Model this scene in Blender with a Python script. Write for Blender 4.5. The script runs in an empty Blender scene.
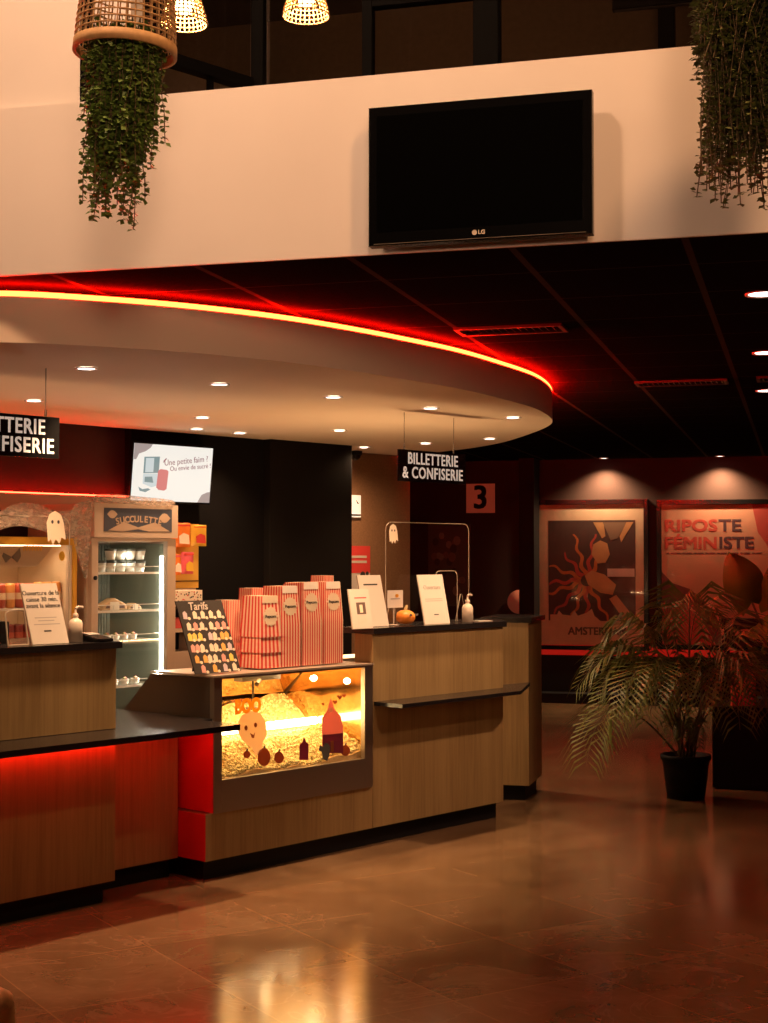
import bpy, math, random
from mathutils import Vector, Matrix
random.seed(7)
C = bpy.context.scene.collection
R = math.radians
# ------------------------------------------------------------------ camera
F = 1480.0; TH = math.atan(44.5 / F); CAMH = 1.5
cam_d = bpy.data.cameras.new('camera'); cam = bpy.data.objects.new('camera', cam_d); C.objects.link(cam)
cam.location = (0, 0, CAMH); cam.rotation_euler = (math.pi / 2 + TH, 0, 0)
cam_d.sensor_fit = 'HORIZONTAL'; cam_d.sensor_width = 36; cam_d.lens = 36 * F / 768
bpy.context.scene.camera = cam
vs = bpy.context.scene.view_settings
vs.view_transform = 'Standard'; vs.look = 'None'; vs.gamma = 1; vs.use_curve_mapping = False; vs.exposure = 0.0

def ray(x, y):
    a = (x - 384) / F; b = (511.5 - y) / F
    return Vector((a, math.cos(TH) - b * math.sin(TH), math.sin(TH) + b * math.cos(TH)))
def at_depth(x, y, Y):
    r = ray(x, y); return Vector((0, 0, CAMH)) + r * (Y / r.y)
def at_z(x, y, z):
    r = ray(x, y); return Vector((0, 0, CAMH)) + r * ((z - CAMH) / r.z)
# concession frame (u along the counter, n into it) and room frame (u along the bulkhead)
A = R(41.8)
CO = at_z(205.8, 862, .095); CO.z = 0
CU = Vector((math.sin(A), math.cos(A), 0)); CN = Vector((-math.cos(A), math.sin(A), 0)); CR = math.pi / 2 - A
B = R(15.7)
RO = Vector((0, 4.87, 0)); RU = Vector((math.cos(B), -math.sin(B), 0)); RN = Vector((math.sin(B), math.cos(B), 0)); RR = -B
def cw(s, t, z=0): return CO + CU * s + CN * t + Vector((0, 0, z))
def rw(s, t, z=0): return RO + RU * s + RN * t + Vector((0, 0, z))
def c_at(x, y, t):
    r = ray(x, y); o = Vector((0, 0, CAMH)); k = (t - (o - CO).dot(CN)) / r.dot(CN); p = o + r * k - CO
    return p.dot(CU), p.z
def r_at(x, y, t):
    r = ray(x, y); o = Vector((0, 0, CAMH)); k = (t - (o - RO).dot(RN)) / r.dot(RN); p = o + r * k - RO
    return p.dot(RU), p.z
def c_z(x, y, z):
    p = at_z(x, y, z) - CO; return p.dot(CU), p.dot(CN)
def r_z(x, y, z):
    p = at_z(x, y, z) - RO; return p.dot(RU), p.dot(RN)

# ------------------------------------------------------------------ materials
MATS = {}
def mat(name, col, rough=.5, metal=0., emit=None, estr=0., noise=0., nscale=20., spec=.5, trans=0., sss=0):
    if name in MATS: return MATS[name]
    m = bpy.data.materials.new(name); m.use_nodes = True; nt = m.node_tree; b = nt.nodes['Principled BSDF']
    b.inputs['Base Color'].default_value = (*col, 1); b.inputs['Roughness'].default_value = rough
    b.inputs['Metallic'].default_value = metal; b.inputs['Specular IOR Level'].default_value = spec
    if trans: b.inputs['Transmission Weight'].default_value = trans
    if emit:
        b.inputs['Emission Color'].default_value = (*emit, 1); b.inputs['Emission Strength'].default_value = estr
    if noise:
        n = nt.nodes.new('ShaderNodeTexNoise'); n.inputs['Scale'].default_value = nscale; n.inputs['Detail'].default_value = 5
        tc = nt.nodes.new('ShaderNodeTexCoord'); nt.links.new(tc.outputs['Object'], n.inputs['Vector'])
        mx = nt.nodes.new('ShaderNodeMix'); mx.data_type = 'RGBA'
        mx.inputs[6].default_value = (*[c * (1 - noise) for c in col], 1); mx.inputs[7].default_value = (*[min(1, c * (1 + noise)) for c in col], 1)
        nt.links.new(n.outputs['Fac'], mx.inputs[0]); nt.links.new(mx.outputs[2], b.inputs['Base Color'])
    MATS[name] = m; return m
def ramp(nt, stops):
    r = nt.nodes.new('ShaderNodeValToRGB'); e = r.color_ramp.elements
    while len(e) < len(stops): e.new(.5)
    for i, (p, c) in enumerate(stops): e[i].position = p; e[i].color = (*c, 1)
    return r
def wood_mat():
    m = mat('wood_laminate', (.3, .2, .12), .45); nt = m.node_tree; b = nt.nodes['Principled BSDF']
    tc = nt.nodes.new('ShaderNodeTexCoord'); mp = nt.nodes.new('ShaderNodeMapping'); mp.inputs['Scale'].default_value = (40, 40, 1.6)
    nt.links.new(tc.outputs['Object'], mp.inputs['Vector'])
    n = nt.nodes.new('ShaderNodeTexNoise'); n.inputs['Scale'].default_value = 1.6; n.inputs['Detail'].default_value = 7; n.inputs['Roughness'].default_value = .65
    nt.links.new(mp.outputs[0], n.inputs['Vector'])
    mp2 = nt.nodes.new('ShaderNodeMapping'); mp2.inputs['Scale'].default_value = (9, 9, .5)
    nt.links.new(tc.outputs['Object'], mp2.inputs['Vector'])
    n2 = nt.nodes.new('ShaderNodeTexNoise'); n2.inputs['Scale'].default_value = 1.2; n2.inputs['Detail'].default_value = 3
    nt.links.new(mp2.outputs[0], n2.inputs['Vector'])
    a = nt.nodes.new('ShaderNodeMath'); a.operation = 'ADD'; nt.links.new(n.outputs['Fac'], a.inputs[0]); nt.links.new(n2.outputs['Fac'], a.inputs[1])
    h = nt.nodes.new('ShaderNodeMath'); h.operation = 'MULTIPLY'; h.inputs[1].default_value = .5; nt.links.new(a.outputs[0], h.inputs[0])
    r = ramp(nt, [(.3, (.20, .122, .045)), (.5, (.30, .195, .078)), (.72, (.37, .25, .105))])
    nt.links.new(h.outputs[0], r.inputs[0]); nt.links.new(r.outputs[0], b.inputs['Base Color']); return m
def floor_mat():
    m = mat('stone_floor_tiles', (.2, .14, .09), .3); nt = m.node_tree; b = nt.nodes['Principled BSDF']
    tc = nt.nodes.new('ShaderNodeTexCoord'); mp = nt.nodes.new('ShaderNodeMapping'); mp.inputs['Rotation'].default_value = (0, 0, R(-32)); mp.inputs['Location'].default_value = (.13, .05, 0)
    nt.links.new(tc.outputs['Object'], mp.inputs['Vector'])
    br = nt.nodes.new('ShaderNodeTexBrick'); br.offset = 0; br.inputs['Scale'].default_value = 1
    br.inputs['Brick Width'].default_value = .6; br.inputs['Row Height'].default_value = .6; br.inputs['Mortar Size'].default_value = .003
    br.inputs['Color1'].default_value = (.9, .9, .9, 1); br.inputs['Color2'].default_value = (1.1, 1.1, 1.1, 1); br.inputs['Mortar'].default_value = (1.4, 1.35, 1.25, 1)
    nt.links.new(mp.outputs[0], br.inputs['Vector'])
    n = nt.nodes.new('ShaderNodeTexNoise'); n.inputs['Scale'].default_value = 2.2; n.inputs['Detail'].default_value = 9; n.inputs['Roughness'].default_value = .62; n.inputs['Distortion'].default_value = .6
    nt.links.new(tc.outputs['Object'], n.inputs['Vector'])
    r = ramp(nt, [(.28, (.115, .063, .030)), (.5, (.165, .094, .046)), (.75, (.225, .134, .069))]); nt.links.new(n.outputs['Fac'], r.inputs[0])
    # thin pale veins
    n2 = nt.nodes.new('ShaderNodeTexNoise'); n2.inputs['Scale'].default_value = 1.7; n2.inputs['Detail'].default_value = 6; n2.inputs['Distortion'].default_value = 2.2
    nt.links.new(tc.outputs['Object'], n2.inputs['Vector'])
    r2 = ramp(nt, [(.485, (0, 0, 0)), (.5, (.2, .2, .2)), (.515, (0, 0, 0))]); nt.links.new(n2.outputs['Fac'], r2.inputs[0])
    ad = nt.nodes.new('ShaderNodeMix'); ad.data_type = 'RGBA'; ad.inputs[7].default_value = (.34, .22, .13, 1)
    nt.links.new(r2.outputs[0], ad.inputs[0]); nt.links.new(r.outputs[0], ad.inputs[6])
    mu = nt.nodes.new('ShaderNodeMix'); mu.data_type = 'RGBA'; mu.blend_type = 'MULTIPLY'; mu.inputs[0].default_value = 1
    nt.links.new(ad.outputs[2], mu.inputs[6]); nt.links.new(br.outputs['Color'], mu.inputs[7]); nt.links.new(mu.outputs[2], b.inputs['Base Color'])
    rr = nt.nodes.new('ShaderNodeMapRange'); rr.inputs[3].default_value = .10; rr.inputs[4].default_value = .22
    nt.links.new(n.outputs['Fac'], rr.inputs[0]); nt.links.new(rr.outputs[0], b.inputs['Roughness'])
    return m
def ceiling_mat():
    m = mat('black_ceiling_tiles', (.012, .011, .011), .9, spec=0); nt = m.node_tree; b = nt.nodes['Principled BSDF']
    tc = nt.nodes.new('ShaderNodeTexCoord'); sx = nt.nodes.new('ShaderNodeSeparateXYZ'); nt.links.new(tc.outputs['Object'], sx.inputs[0])
    def lines(sock, pitch, off, w):
        a = nt.nodes.new('ShaderNodeMath'); a.operation = 'ADD'; a.inputs[1].default_value = off + 100 * pitch; nt.links.new(sock, a.inputs[0])
        d = nt.nodes.new('ShaderNodeMath'); d.operation = 'MODULO'; d.inputs[1].default_value = pitch; nt.links.new(a.outputs[0], d.inputs[0])
        l = nt.nodes.new('ShaderNodeMath'); l.operation = 'LESS_THAN'; l.inputs[1].default_value = w; nt.links.new(d.outputs[0], l.inputs[0]); return l.outputs[0]
    la = lines(sx.outputs[0], .553, .13 + .012, .024); lb = lines(sx.outputs[1], .553, .1, .008)
    mb = nt.nodes.new('ShaderNodeMath'); mb.operation = 'MAXIMUM'; nt.links.new(la, mb.inputs[0]); nt.links.new(lb, mb.inputs[1])
    mx = nt.nodes.new('ShaderNodeMix'); mx.data_type = 'RGBA'; mx.inputs[6].default_value = (.010, .008, .008, 1); mx.inputs[7].default_value = (.05, .038, .03, 1)
    nt.links.new(mb.outputs[0], mx.inputs[0]); nt.links.new(mx.outputs[2], b.inputs['Base Color']); return m
def glass_mat(name, tint=(1, 1, 1), refl=.06, rough=.02):
    if name in MATS: return MATS[name]
    m = bpy.data.materials.new(name); m.use_nodes = True; nt = m.node_tree; nt.nodes.remove(nt.nodes['Principled BSDF']); out = nt.nodes['Material Output']
    t = nt.nodes.new('ShaderNodeBsdfTransparent'); t.inputs[0].default_value = (*tint, 1); g = nt.nodes.new('ShaderNodeBsdfGlossy'); g.inputs['Roughness'].default_value = rough
    lw = nt.nodes.new('ShaderNodeFresnel'); lw.inputs[0].default_value = 1.45
    mx = nt.nodes.new('ShaderNodeMixShader'); mr = nt.nodes.new('ShaderNodeMath'); mr.operation = 'MULTIPLY'; mr.inputs[1].default_value = refl / .04
    ge = nt.nodes.new('ShaderNodeNewGeometry'); fr_ = nt.nodes.new('ShaderNodeMath'); fr_.operation = 'SUBTRACT'; fr_.inputs[0].default_value = 1; nt.links.new(ge.outputs['Backfacing'], fr_.inputs[1])
    m3 = nt.nodes.new('ShaderNodeMath'); m3.operation = 'MULTIPLY'; nt.links.new(mr.outputs[0], m3.inputs[0]); nt.links.new(fr_.outputs[0], m3.inputs[1])
    nt.links.new(lw.outputs[0], mr.inputs[0]); nt.links.new(m3.outputs[0], mx.inputs[0]); nt.links.new(t.outputs[0], mx.inputs[1]); nt.links.new(g.outputs[0], mx.inputs[2]); nt.links.new(mx.outputs[0], out.inputs[0])
    MATS[name] = m; return m
def gauze_mat():
    m = bpy.data.materials.new('white_gauze'); m.use_nodes = True; nt = m.node_tree; b = nt.nodes['Principled BSDF']; out = nt.nodes['Material Output']
    b.inputs['Base Color'].default_value = (.52, .42, .33, 1); b.inputs['Roughness'].default_value = .9
    tr = nt.nodes.new('ShaderNodeBsdfTranslucent'); tr.inputs[0].default_value = (.45, .36, .29, 1)
    m1 = nt.nodes.new('ShaderNodeMixShader'); m1.inputs[0].default_value = .35; nt.links.new(b.outputs[0], m1.inputs[1]); nt.links.new(tr.outputs[0], m1.inputs[2])
    t = nt.nodes.new('ShaderNodeBsdfTransparent'); mx = nt.nodes.new('ShaderNodeMixShader')
    tc = nt.nodes.new('ShaderNodeTexCoord'); mp = nt.nodes.new('ShaderNodeMapping'); mp.inputs['Scale'].default_value = (22, 22, 34)
    n = nt.nodes.new('ShaderNodeTexNoise'); n.inputs['Scale'].default_value = 1.5; n.inputs['Detail'].default_value = 6
    nt.links.new(tc.outputs['Object'], mp.inputs[0]); nt.links.new(mp.outputs[0], n.inputs['Vector'])
    r = ramp(nt, [(.34, (.2, .2, .2)), (.66, (.62, .62, .62))]); nt.links.new(n.outputs['Fac'], r.inputs[0])
    nt.links.new(r.outputs[0], mx.inputs[0]); nt.links.new(t.outputs[0], mx.inputs[1]); nt.links.new(m1.outputs[0], mx.inputs[2]); nt.links.new(mx.outputs[0], out.inputs[0]); return m
WOOD = wood_mat(); FLOOR = floor_mat(); CEIL = ceiling_mat(); GAUZE = gauze_mat()
GLASS = glass_mat('clear_glass'); ACRYL = glass_mat('clear_acrylic', (.96, .96, .95), .05); DGLASS = glass_mat('dim_window_glass', (.75, .7, .65), .08)
WHITE = mat('white_plaster', (.80, .75, .69), .85, noise=.05, nscale=3)
CANOPY = mat('cream_plaster', (.80, .68, .53), .8, noise=.03, nscale=4)
BLACK = mat('matte_black', (.008, .007, .007), .6, spec=.2); BLKWALL = mat('black_wall_paint', (.006, .005, .005), .9, spec=.1, noise=.25, nscale=60)
GLOSSB = mat('gloss_black', (.006, .006, .006), .12); BLKTOP = mat('black_stone_top', (.014, .012, .012), .22)
REDWALL = mat('dark_red_wall_paint', (.03, .007, .006), .85, noise=.2, nscale=40)
BRNWALL = mat('rough_brown_wall', (.25, .125, .055), .9, noise=.35, nscale=90)
DARKWALL = mat('dark_red_brown_wall', (.042, .016, .010), .85, noise=.3, nscale=70)
STEEL = mat('brushed_steel', (.36, .31, .25), .3, .9); STEELD = mat('dark_steel', (.2, .17, .14), .28, .9)
LED = mat('red_led', (.1, 0, 0), .5, emit=(1, .0032, .0006), estr=380)
LEDU = mat('red_led_dim', (.1, 0, 0), .5, emit=(1, .016, .006), estr=30)
LEDP = mat('red_led_pelmet', (.1, 0, 0), .5, emit=(1, .016, .006), estr=55)
LEDB = mat('red_led_bar', (.3, .01, .01), .5, emit=(1, .02, .01), estr=.24)
LAMP = mat('lamp_lens', (.9, .9, .9), .4, emit=(1, .82, .72), estr=9)
REDFACE = mat('red_face', (.62, .018, .02), .4)  # even red for the base end and the machine's lower side
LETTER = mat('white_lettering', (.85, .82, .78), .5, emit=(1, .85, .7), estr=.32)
PAPER = mat('white_paper', (.64, .56, .47), .7); INK = mat('dark_ink', (.05, .045, .04), .7); GREYINK = mat('grey_ink', (.38, .34, .3), .7)
FRIDGEW = mat('white_enamel', (.56, .44, .34), .45); YEL = mat('mustard_enamel', (.62, .32, .03), .4)
RED = mat('red_card', (.72, .06, .05), .55); CREAMC = mat('cream_card', (.9, .78, .64), .6)
RATTAN = mat('rattan', (.42, .25, .10), .6, noise=.35, nscale=40)
LEAF = mat('leaf_green', (.12, .20, .035), .5, noise=.4, nscale=30); LEAF2 = mat('leaf_olive', (.11, .135, .035), .5, noise=.4, nscale=30)
PALM = mat('palm_green', (.14, .165, .03), .45, noise=.35, nscale=12); STEM = mat('stem_brown', (.12, .085, .04), .7)

# ------------------------------------------------------------------ mesh builder
class MB:
    def __init__(s): s.v = []; s.f = []; s.m = []; s.sm = []
    def add(s, vs, fs, mi=0, smooth=False):
        o = len(s.v); s.v += [tuple(v) for v in vs]; s.f += [tuple(i + o for i in f) for f in fs]; s.m += [mi] * len(fs); s.sm += [smooth] * len(fs); return s
    def box(s, x0, x1, y0, y1, z0, z1, mi=0):
        return s.prism([(x0, y0), (x1, y0), (x1, y1), (x0, y1)], z0, z1, mi)
    def prism(s, poly, z0, z1, mi=0, smooth=False):
        n = len(poly); ar = sum(poly[i][0] * poly[(i + 1) % n][1] - poly[(i + 1) % n][0] * poly[i][1] for i in range(n))
        if ar < 0: poly = poly[::-1]
        v = [(x, y, z0) for x, y in poly] + [(x, y, z1) for x, y in poly]
        s.add(v, [tuple(range(n))[::-1], tuple(range(n, 2 * n))], mi)
        return s.add(v, [(i, (i + 1) % n, n + (i + 1) % n, n + i) for i in range(n)], mi, smooth)
    def xprism(s, poly, x0, x1, mi=0):       # poly in (y, z), extruded along x
        n = len(poly); v = [(x0, y, z) for y, z in poly] + [(x1, y, z) for y, z in poly]
        return s.add(v, [tuple(range(n)), tuple(range(n, 2 * n))[::-1]] + [(i, n + i, n + (i + 1) % n, (i + 1) % n) for i in range(n)], mi)
    def yprism(s, poly, y0, y1, mi=0):       # poly in (x, z), extruded along y
        n = len(poly); v = [(x, y0, z) for x, z in poly] + [(x, y1, z) for x, z in poly]
        return s.add(v, [tuple(range(n)), tuple(range(n, 2 * n))[::-1]] + [(i, n + i, n + (i + 1) % n, (i + 1) % n) for i in range(n)], mi)
    def tube(s, pts, r, n=8, mi=0, cap=True, smooth=True):
        pts = [Vector(p) for p in pts]; rs = r if isinstance(r, (list, tuple)) else [r] * len(pts); o = []; up = Vector((0, 0, 1)); prev = None
        for i, p in enumerate(pts):
            d = (pts[min(i + 1, len(pts) - 1)] - pts[max(i - 1, 0)]).normalized()
            if prev is None:
                a = up if abs(d.z) < .95 else Vector((1, 0, 0)); x = d.cross(a).normalized()
            else: x = (prev - d * prev.dot(d)).normalized()
            prev = x; y = d.cross(x)
            o += [p + (x * math.cos(2 * math.pi * k / n) + y * math.sin(2 * math.pi * k / n)) * rs[i] for k in range(n)]
        f = [(i * n + k, i * n + (k + 1) % n, (i + 1) * n + (k + 1) % n, (i + 1) * n + k) for i in range(len(pts) - 1) for k in range(n)]
        s.add(o, f, mi, smooth)
        if cap: s.add(o, [tuple(range(n))[::-1], tuple((len(pts) - 1) * n + k for k in range(n))], mi)
        return s
    def lathe(s, prof, n=24, mi=0, c=(0, 0, 0), smooth=True):
        v = [(c[0] + r * math.cos(2 * math.pi * k / n), c[1] + r * math.sin(2 * math.pi * k / n), c[2] + z) for r, z in prof for k in range(n)]
        return s.add(v, [(i * n + k, i * n + (k + 1) % n, (i + 1) * n + (k + 1) % n, (i + 1) * n + k) for i in range(len(prof) - 1) for k in range(n)], mi, smooth)
    def ball(s, c, r, mi=0, n=10, sq=(1, 1, 1)):
        v = []; m = n // 2 + 1
        for i in range(m + 1):
            a = math.pi * i / m
            v += [(c[0] + r * sq[0] * math.sin(a) * math.cos(2 * math.pi * k / n), c[1] + r * sq[1] * math.sin(a) * math.sin(2 * math.pi * k / n), c[2] + r * sq[2] * math.cos(a)) for k in range(n)]
        return s.add(v, [(i * n + k, (i + 1) * n + k, (i + 1) * n + (k + 1) % n, i * n + (k + 1) % n) for i in range(m) for k in range(n)], mi, True)
    def build(s, name, mats, parent=None, bevel=0, loc=None, rot=None):
        me = bpy.data.meshes.new(name); me.from_pydata(s.v, [], s.f)
        for m in (mats if isinstance(mats, (list, tuple)) else [mats]): me.materials.append(m)
        me.polygons.foreach_set('material_index', s.m); me.polygons.foreach_set('use_smooth', s.sm); me.update()
        o = bpy.data.objects.new(name, me); C.objects.link(o)
        if parent: o.parent = parent
        if loc is not None: o.location = loc
        if rot is not None: o.rotation_euler = rot
        if bevel:
            b = o.modifiers.new('bevel', 'BEVEL'); b.width = bevel; b.segments = 2; b.limit_method = 'ANGLE'
        return o
def thing(name, label, cat, loc, rz=0, group=None, rot=None):
    o = bpy.data.objects.new(name, None); C.objects.link(o); o.empty_display_size = .1
    o.location = loc; o.rotation_euler = rot if rot else (0, 0, rz); o['label'] = label; o['category'] = cat
    if group: o['group'] = group
    return o
def ct(name, label, cat, s, t, z=0, da=0, group=None): return thing(name, label, cat, cw(s, t, z), CR + da, group)
def rt(name, label, cat, s, t, z=0, da=0, group=None): return thing(name, label, cat, rw(s, t, z), RR + da, group)
def struct(name, mb, m, o=None, rz=0, bevel=0):
    ob = mb.build(name, m, None, bevel, o, (0, 0, rz)); ob['kind'] = 'structure'; return ob
def copy_tree(src, loc=None, rot=None, label=None, group=None):
    c = src.copy(); C.objects.link(c)
    for ch in src.children:
        d = ch.copy(); C.objects.link(d); d.parent = c
        for g in ch.children:
            e = g.copy(); C.objects.link(e); e.parent = d
    if loc is not None: c.location = loc
    if rot is not None: c.rotation_euler = rot
    if label: c['label'] = label
    if group: c['group'] = group
    return c
def text(body, size, m, parent, x, z, y=0, name='lettering', bold=0., align='CENTER', ext=.0006, sx=1., tilt=0., spacing=1., line=1., widen=0.):
    """flat lettering standing in the parent's local xz plane, facing -y"""
    cu = bpy.data.curves.new(name, 'FONT'); cu.body = body; cu.size = size; cu.align_x = align; cu.align_y = 'CENTER'; cu.extrude = ext; cu.offset = widen
    cu.space_character = spacing; cu.space_line = line; cu.resolution_u = 3
    t = bpy.data.objects.new(name, cu); C.objects.link(t); dg = bpy.context.evaluated_depsgraph_get(); dg.update()
    me = bpy.data.meshes.new_from_object(t.evaluated_get(dg)); bpy.data.objects.remove(t); bpy.data.curves.remove(cu)
    me.transform(Matrix.Translation((x, y, z)) @ Matrix.Rotation(tilt, 4, 'Y') @ Matrix.Rotation(math.pi / 2, 4, 'X') @ Matrix.Diagonal((sx, 1, 1, 1)))
    if bold:
        v0 = [v.co.copy() for v in me.vertices]; p0 = [tuple(p.vertices) for p in me.polygons]; V = []; P = []
        for k, (dx, dz) in enumerate(((-1, -1), (1, -1), (1, 1), (-1, 1), (0, 0))):
            b0 = len(V); V += [(c.x + dx * bold, c.y - k * .00004, c.z + dz * bold * .8) for c in v0]; P += [tuple(i + b0 for i in q) for q in p0]
        me = bpy.data.meshes.new(name); me.from_pydata(V, [], P)
    me.materials.clear(); me.materials.append(m)
    o = bpy.data.objects.new(name, me); C.objects.link(o); o.parent = parent; return o
def spot(name, loc, energy, col, angle, blend=.6, rad=.03, parent=None, rot=None):
    l = bpy.data.lights.new(name, 'SPOT'); l.energy = energy; l.color = col; l.spot_size = R(angle); l.spot_blend = blend; l.shadow_soft_size = rad
    o = bpy.data.objects.new(name, l); C.objects.link(o); o.location = loc
    if rot: o.rotation_euler = rot
    if parent: o.parent = parent
    return o
def point(name, loc, energy, col, rad=.1, parent=None):
    l = bpy.data.lights.new(name, 'POINT'); l.energy = energy; l.color = col; l.shadow_soft_size = rad
    o = bpy.data.objects.new(name, l); C.objects.link(o); o.location = loc
    if parent: o.parent = parent
    return o
def area(name, loc, rot, sx, sy, energy, col, parent=None):
    l = bpy.data.lights.new(name, 'AREA'); l.shape = 'RECTANGLE'; l.size = sx; l.size_y = sy; l.energy = energy; l.color = col
    o = bpy.data.objects.new(name, l); C.objects.link(o); o.location = loc; o.rotation_euler = rot
    if parent: o.parent = parent
    return o
WARM = (1, .56, .33)

# ================================================================== SETTING
ZC = 2.5; ZB = 3.1
struct('floor', MB().box(-7, 6, -1.5, 18, -.06, 0), FLOOR)
struct('ceiling', MB().box(-5, 3.6, .0125, 10.6, ZC, ZC + .08), CEIL, RO, RR)
struct('wall_bulkhead', MB().box(-5, 3.6, 0, .012, ZC - .001, ZB).box(-5, 3.6, .012, .15, ZC + .081, ZB), WHITE, RO, RR)
sl = r_at(128, 60, .02)[0]
struct('wall_upper_left', MB().box(-5, sl, .04, .15, ZB + .001, 5.2), WHITE, RO, RR)
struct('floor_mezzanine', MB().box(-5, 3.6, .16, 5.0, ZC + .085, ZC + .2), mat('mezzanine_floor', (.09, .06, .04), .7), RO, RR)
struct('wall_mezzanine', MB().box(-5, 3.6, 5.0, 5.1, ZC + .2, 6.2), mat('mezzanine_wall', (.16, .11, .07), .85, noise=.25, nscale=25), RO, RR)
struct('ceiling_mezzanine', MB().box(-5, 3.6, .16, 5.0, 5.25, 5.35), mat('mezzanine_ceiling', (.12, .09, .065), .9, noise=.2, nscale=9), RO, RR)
struct('wall_back', MB().box(-5, 3.6, 10.6, 10.75, 0, ZC), DARKWALL, RO, RR)
struct('wall_right', MB().box(3.5, 3.6, .2, 10.59, 0, ZC - .001), DARKWALL, RO, RR)
struct('baseboard_back', MB().box(-3.0, 3.4, 10.35, 10.598, 0, .1), BLACK, RO, RR)
zr0 = r_at(600, 656, 10.5)[1]; zr1 = r_at(600, 646, 10.5)[1]
struct('trim_1', MB().box(-1.35, 3.4, 10.56, 10.598, zr0, zr1), LEDB, RO, RR)
struct('wainscot_back', MB().box(-3.0, 3.4, 10.57, 10.598, .101, zr0 - .002), BLACK, RO, RR)
# concession back wall, black panel, column, rough wall beyond it
CB = CO; c_col = c_at(352, 520, 1.98)[0]; c_pan = c_at(128, 470, 2.06)[0]; c_cl = c_at(270, 520, 1.98)[0]
struct('wall_concession', MB().box(-2.8, c_cl - .002, 2.1, 2.25, 0, ZC - .002), REDWALL, CO, CR)
struct('wall_panel_black', MB().box(c_pan + .004, c_cl - .002, 2.04, 2.098, 0, ZC - .003), BLKWALL, CO, CR)
struct('column', MB().box(c_cl, c_col, 1.98, 2.42, 0, ZC - .002), mat('dark_column_paint', (.008, .006, .005), .85, spec=.15, noise=.3, nscale=80), CO, CR, .004)
b_r = c_at(410, 500, 2.43)[0]
struct('wall_beyond_column', MB().box(c_col - .25, b_r, 2.43, 2.58, 0, ZC - .003), BRNWALL, CO, CR)
# pillar left of the posters
p0 = r_at(519, 560, 10.2)[0]; p1 = r_at(534, 560, 10.2)[0]
struct('pillar', MB().box(p0, p1, 10.2, 10.52, 0, ZC - .002), BLACK, RO, RR)

# ---- mezzanine glazing (frames + panes)
WFR = mat('black_window_frame', (.002, .002, .002), .6, spec=.05)
def win(n, mb, panes, o, rz, m=DGLASS):
    w = struct('window_%d' % n, mb, WFR, o, rz)
    p = panes.build('pane', m, w); return w
a0 = at_z(171, 58, 3.35); a1 = at_z(254, 84, 3.35)
dv = (a1 - a0); dl = dv.length; a0b = a0 - dv.normalized() * .35; rzw = math.atan2(dv.y, dv.x); L = dl + .35
mb = MB().box(0, L, 0, .05, .62, .665).box(-.02, .0, 0, .05, 0, 2.4)
fr = (at_z(222, 82, 3.3) - a0b).dot(dv.normalized()); mb.box(fr - .006, fr + .006, .01, .04, 0, .62)
win(1, mb, MB().box(0, L - .002, .02, .03, .67, 2.4), Vector((a0b.x, a0b.y, ZC + .21)), rzw)
w2o = Vector((a1.x, a1.y, 0)) + RN * .02; t2 = (w2o - RO).dot(RN); s2 = (w2o - RO).dot(RU)
def sx2(px, y=40): return r_at(px, y, t2)[0] - s2
mb = MB().box(sx2(251), sx2(262.5), 0, .05, 0, 2.4).box(sx2(362), sx2(371.5), 0, .05, 0, 2.4).box(sx2(251), sx2(371), 0, .05, .0, .05)
win(2, mb, MB().box(sx2(263), sx2(361.5), .02, .03, .05, 2.4), Vector((w2o.x, w2o.y, ZC + .21)), RR)
zt = r_at(420, 1.5, t2)[1] - ZC - .21
mb = MB().box(sx2(473.5), sx2(498), -.01, .07, 0, 2.4).box(sx2(372), sx2(473), 0, .05, zt, zt + .04).box(sx2(372), sx2(473), 0, .05, 0, .05)
win(3, mb, MB().box(sx2(372), sx2(473), .02, .03, .051, 2.4), Vector((w2o.x, w2o.y, ZC + .21)), RR)
mb = MB().box(sx2(900), sx2(910), 0, .05, 0, 2.4).box(sx2(499), sx2(900), 0, .05, 0, .05)
win(4, mb, MB().box(sx2(499), sx2(899), .02, .03, .051, 2.4), Vector((w2o.x, w2o.y, ZC + .21)), RR)
# linear luminaire, unlit, upstairs and a post
q0 = r_at(612, 9, 3.2); q1 = r_at(690, 3, 3.2)
t_ = rt('hanging_linear_lamp', 'unlit black linear light fixture hanging behind the upstairs glass', 'light fixture', q0[0], 3.2, q0[1])
MB().box(0, q1[0] - q0[0] + .3, 0, .06, 0, .05).build('housing', BLACK, t_, .008); MB().box(.01, q1[0] - q0[0] + .29, .015, .045, -.006, -.001).build('diffuser', mat('unlit_diffuser', (.06, .055, .06), .3), t_)
for k in (.15, .6): MB().tube([(k, .03, .05), (k, .03, 5.25 - q0[1])], .003, 6).build('wire', BLACK, t_)
pz = r_at(658, 40, 4.5)[0]
struct('post_mezzanine', MB().box(pz, pz + .1, 4.5, 4.6, ZC + .2, 5.24), BLACK, RO, RR)

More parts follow.
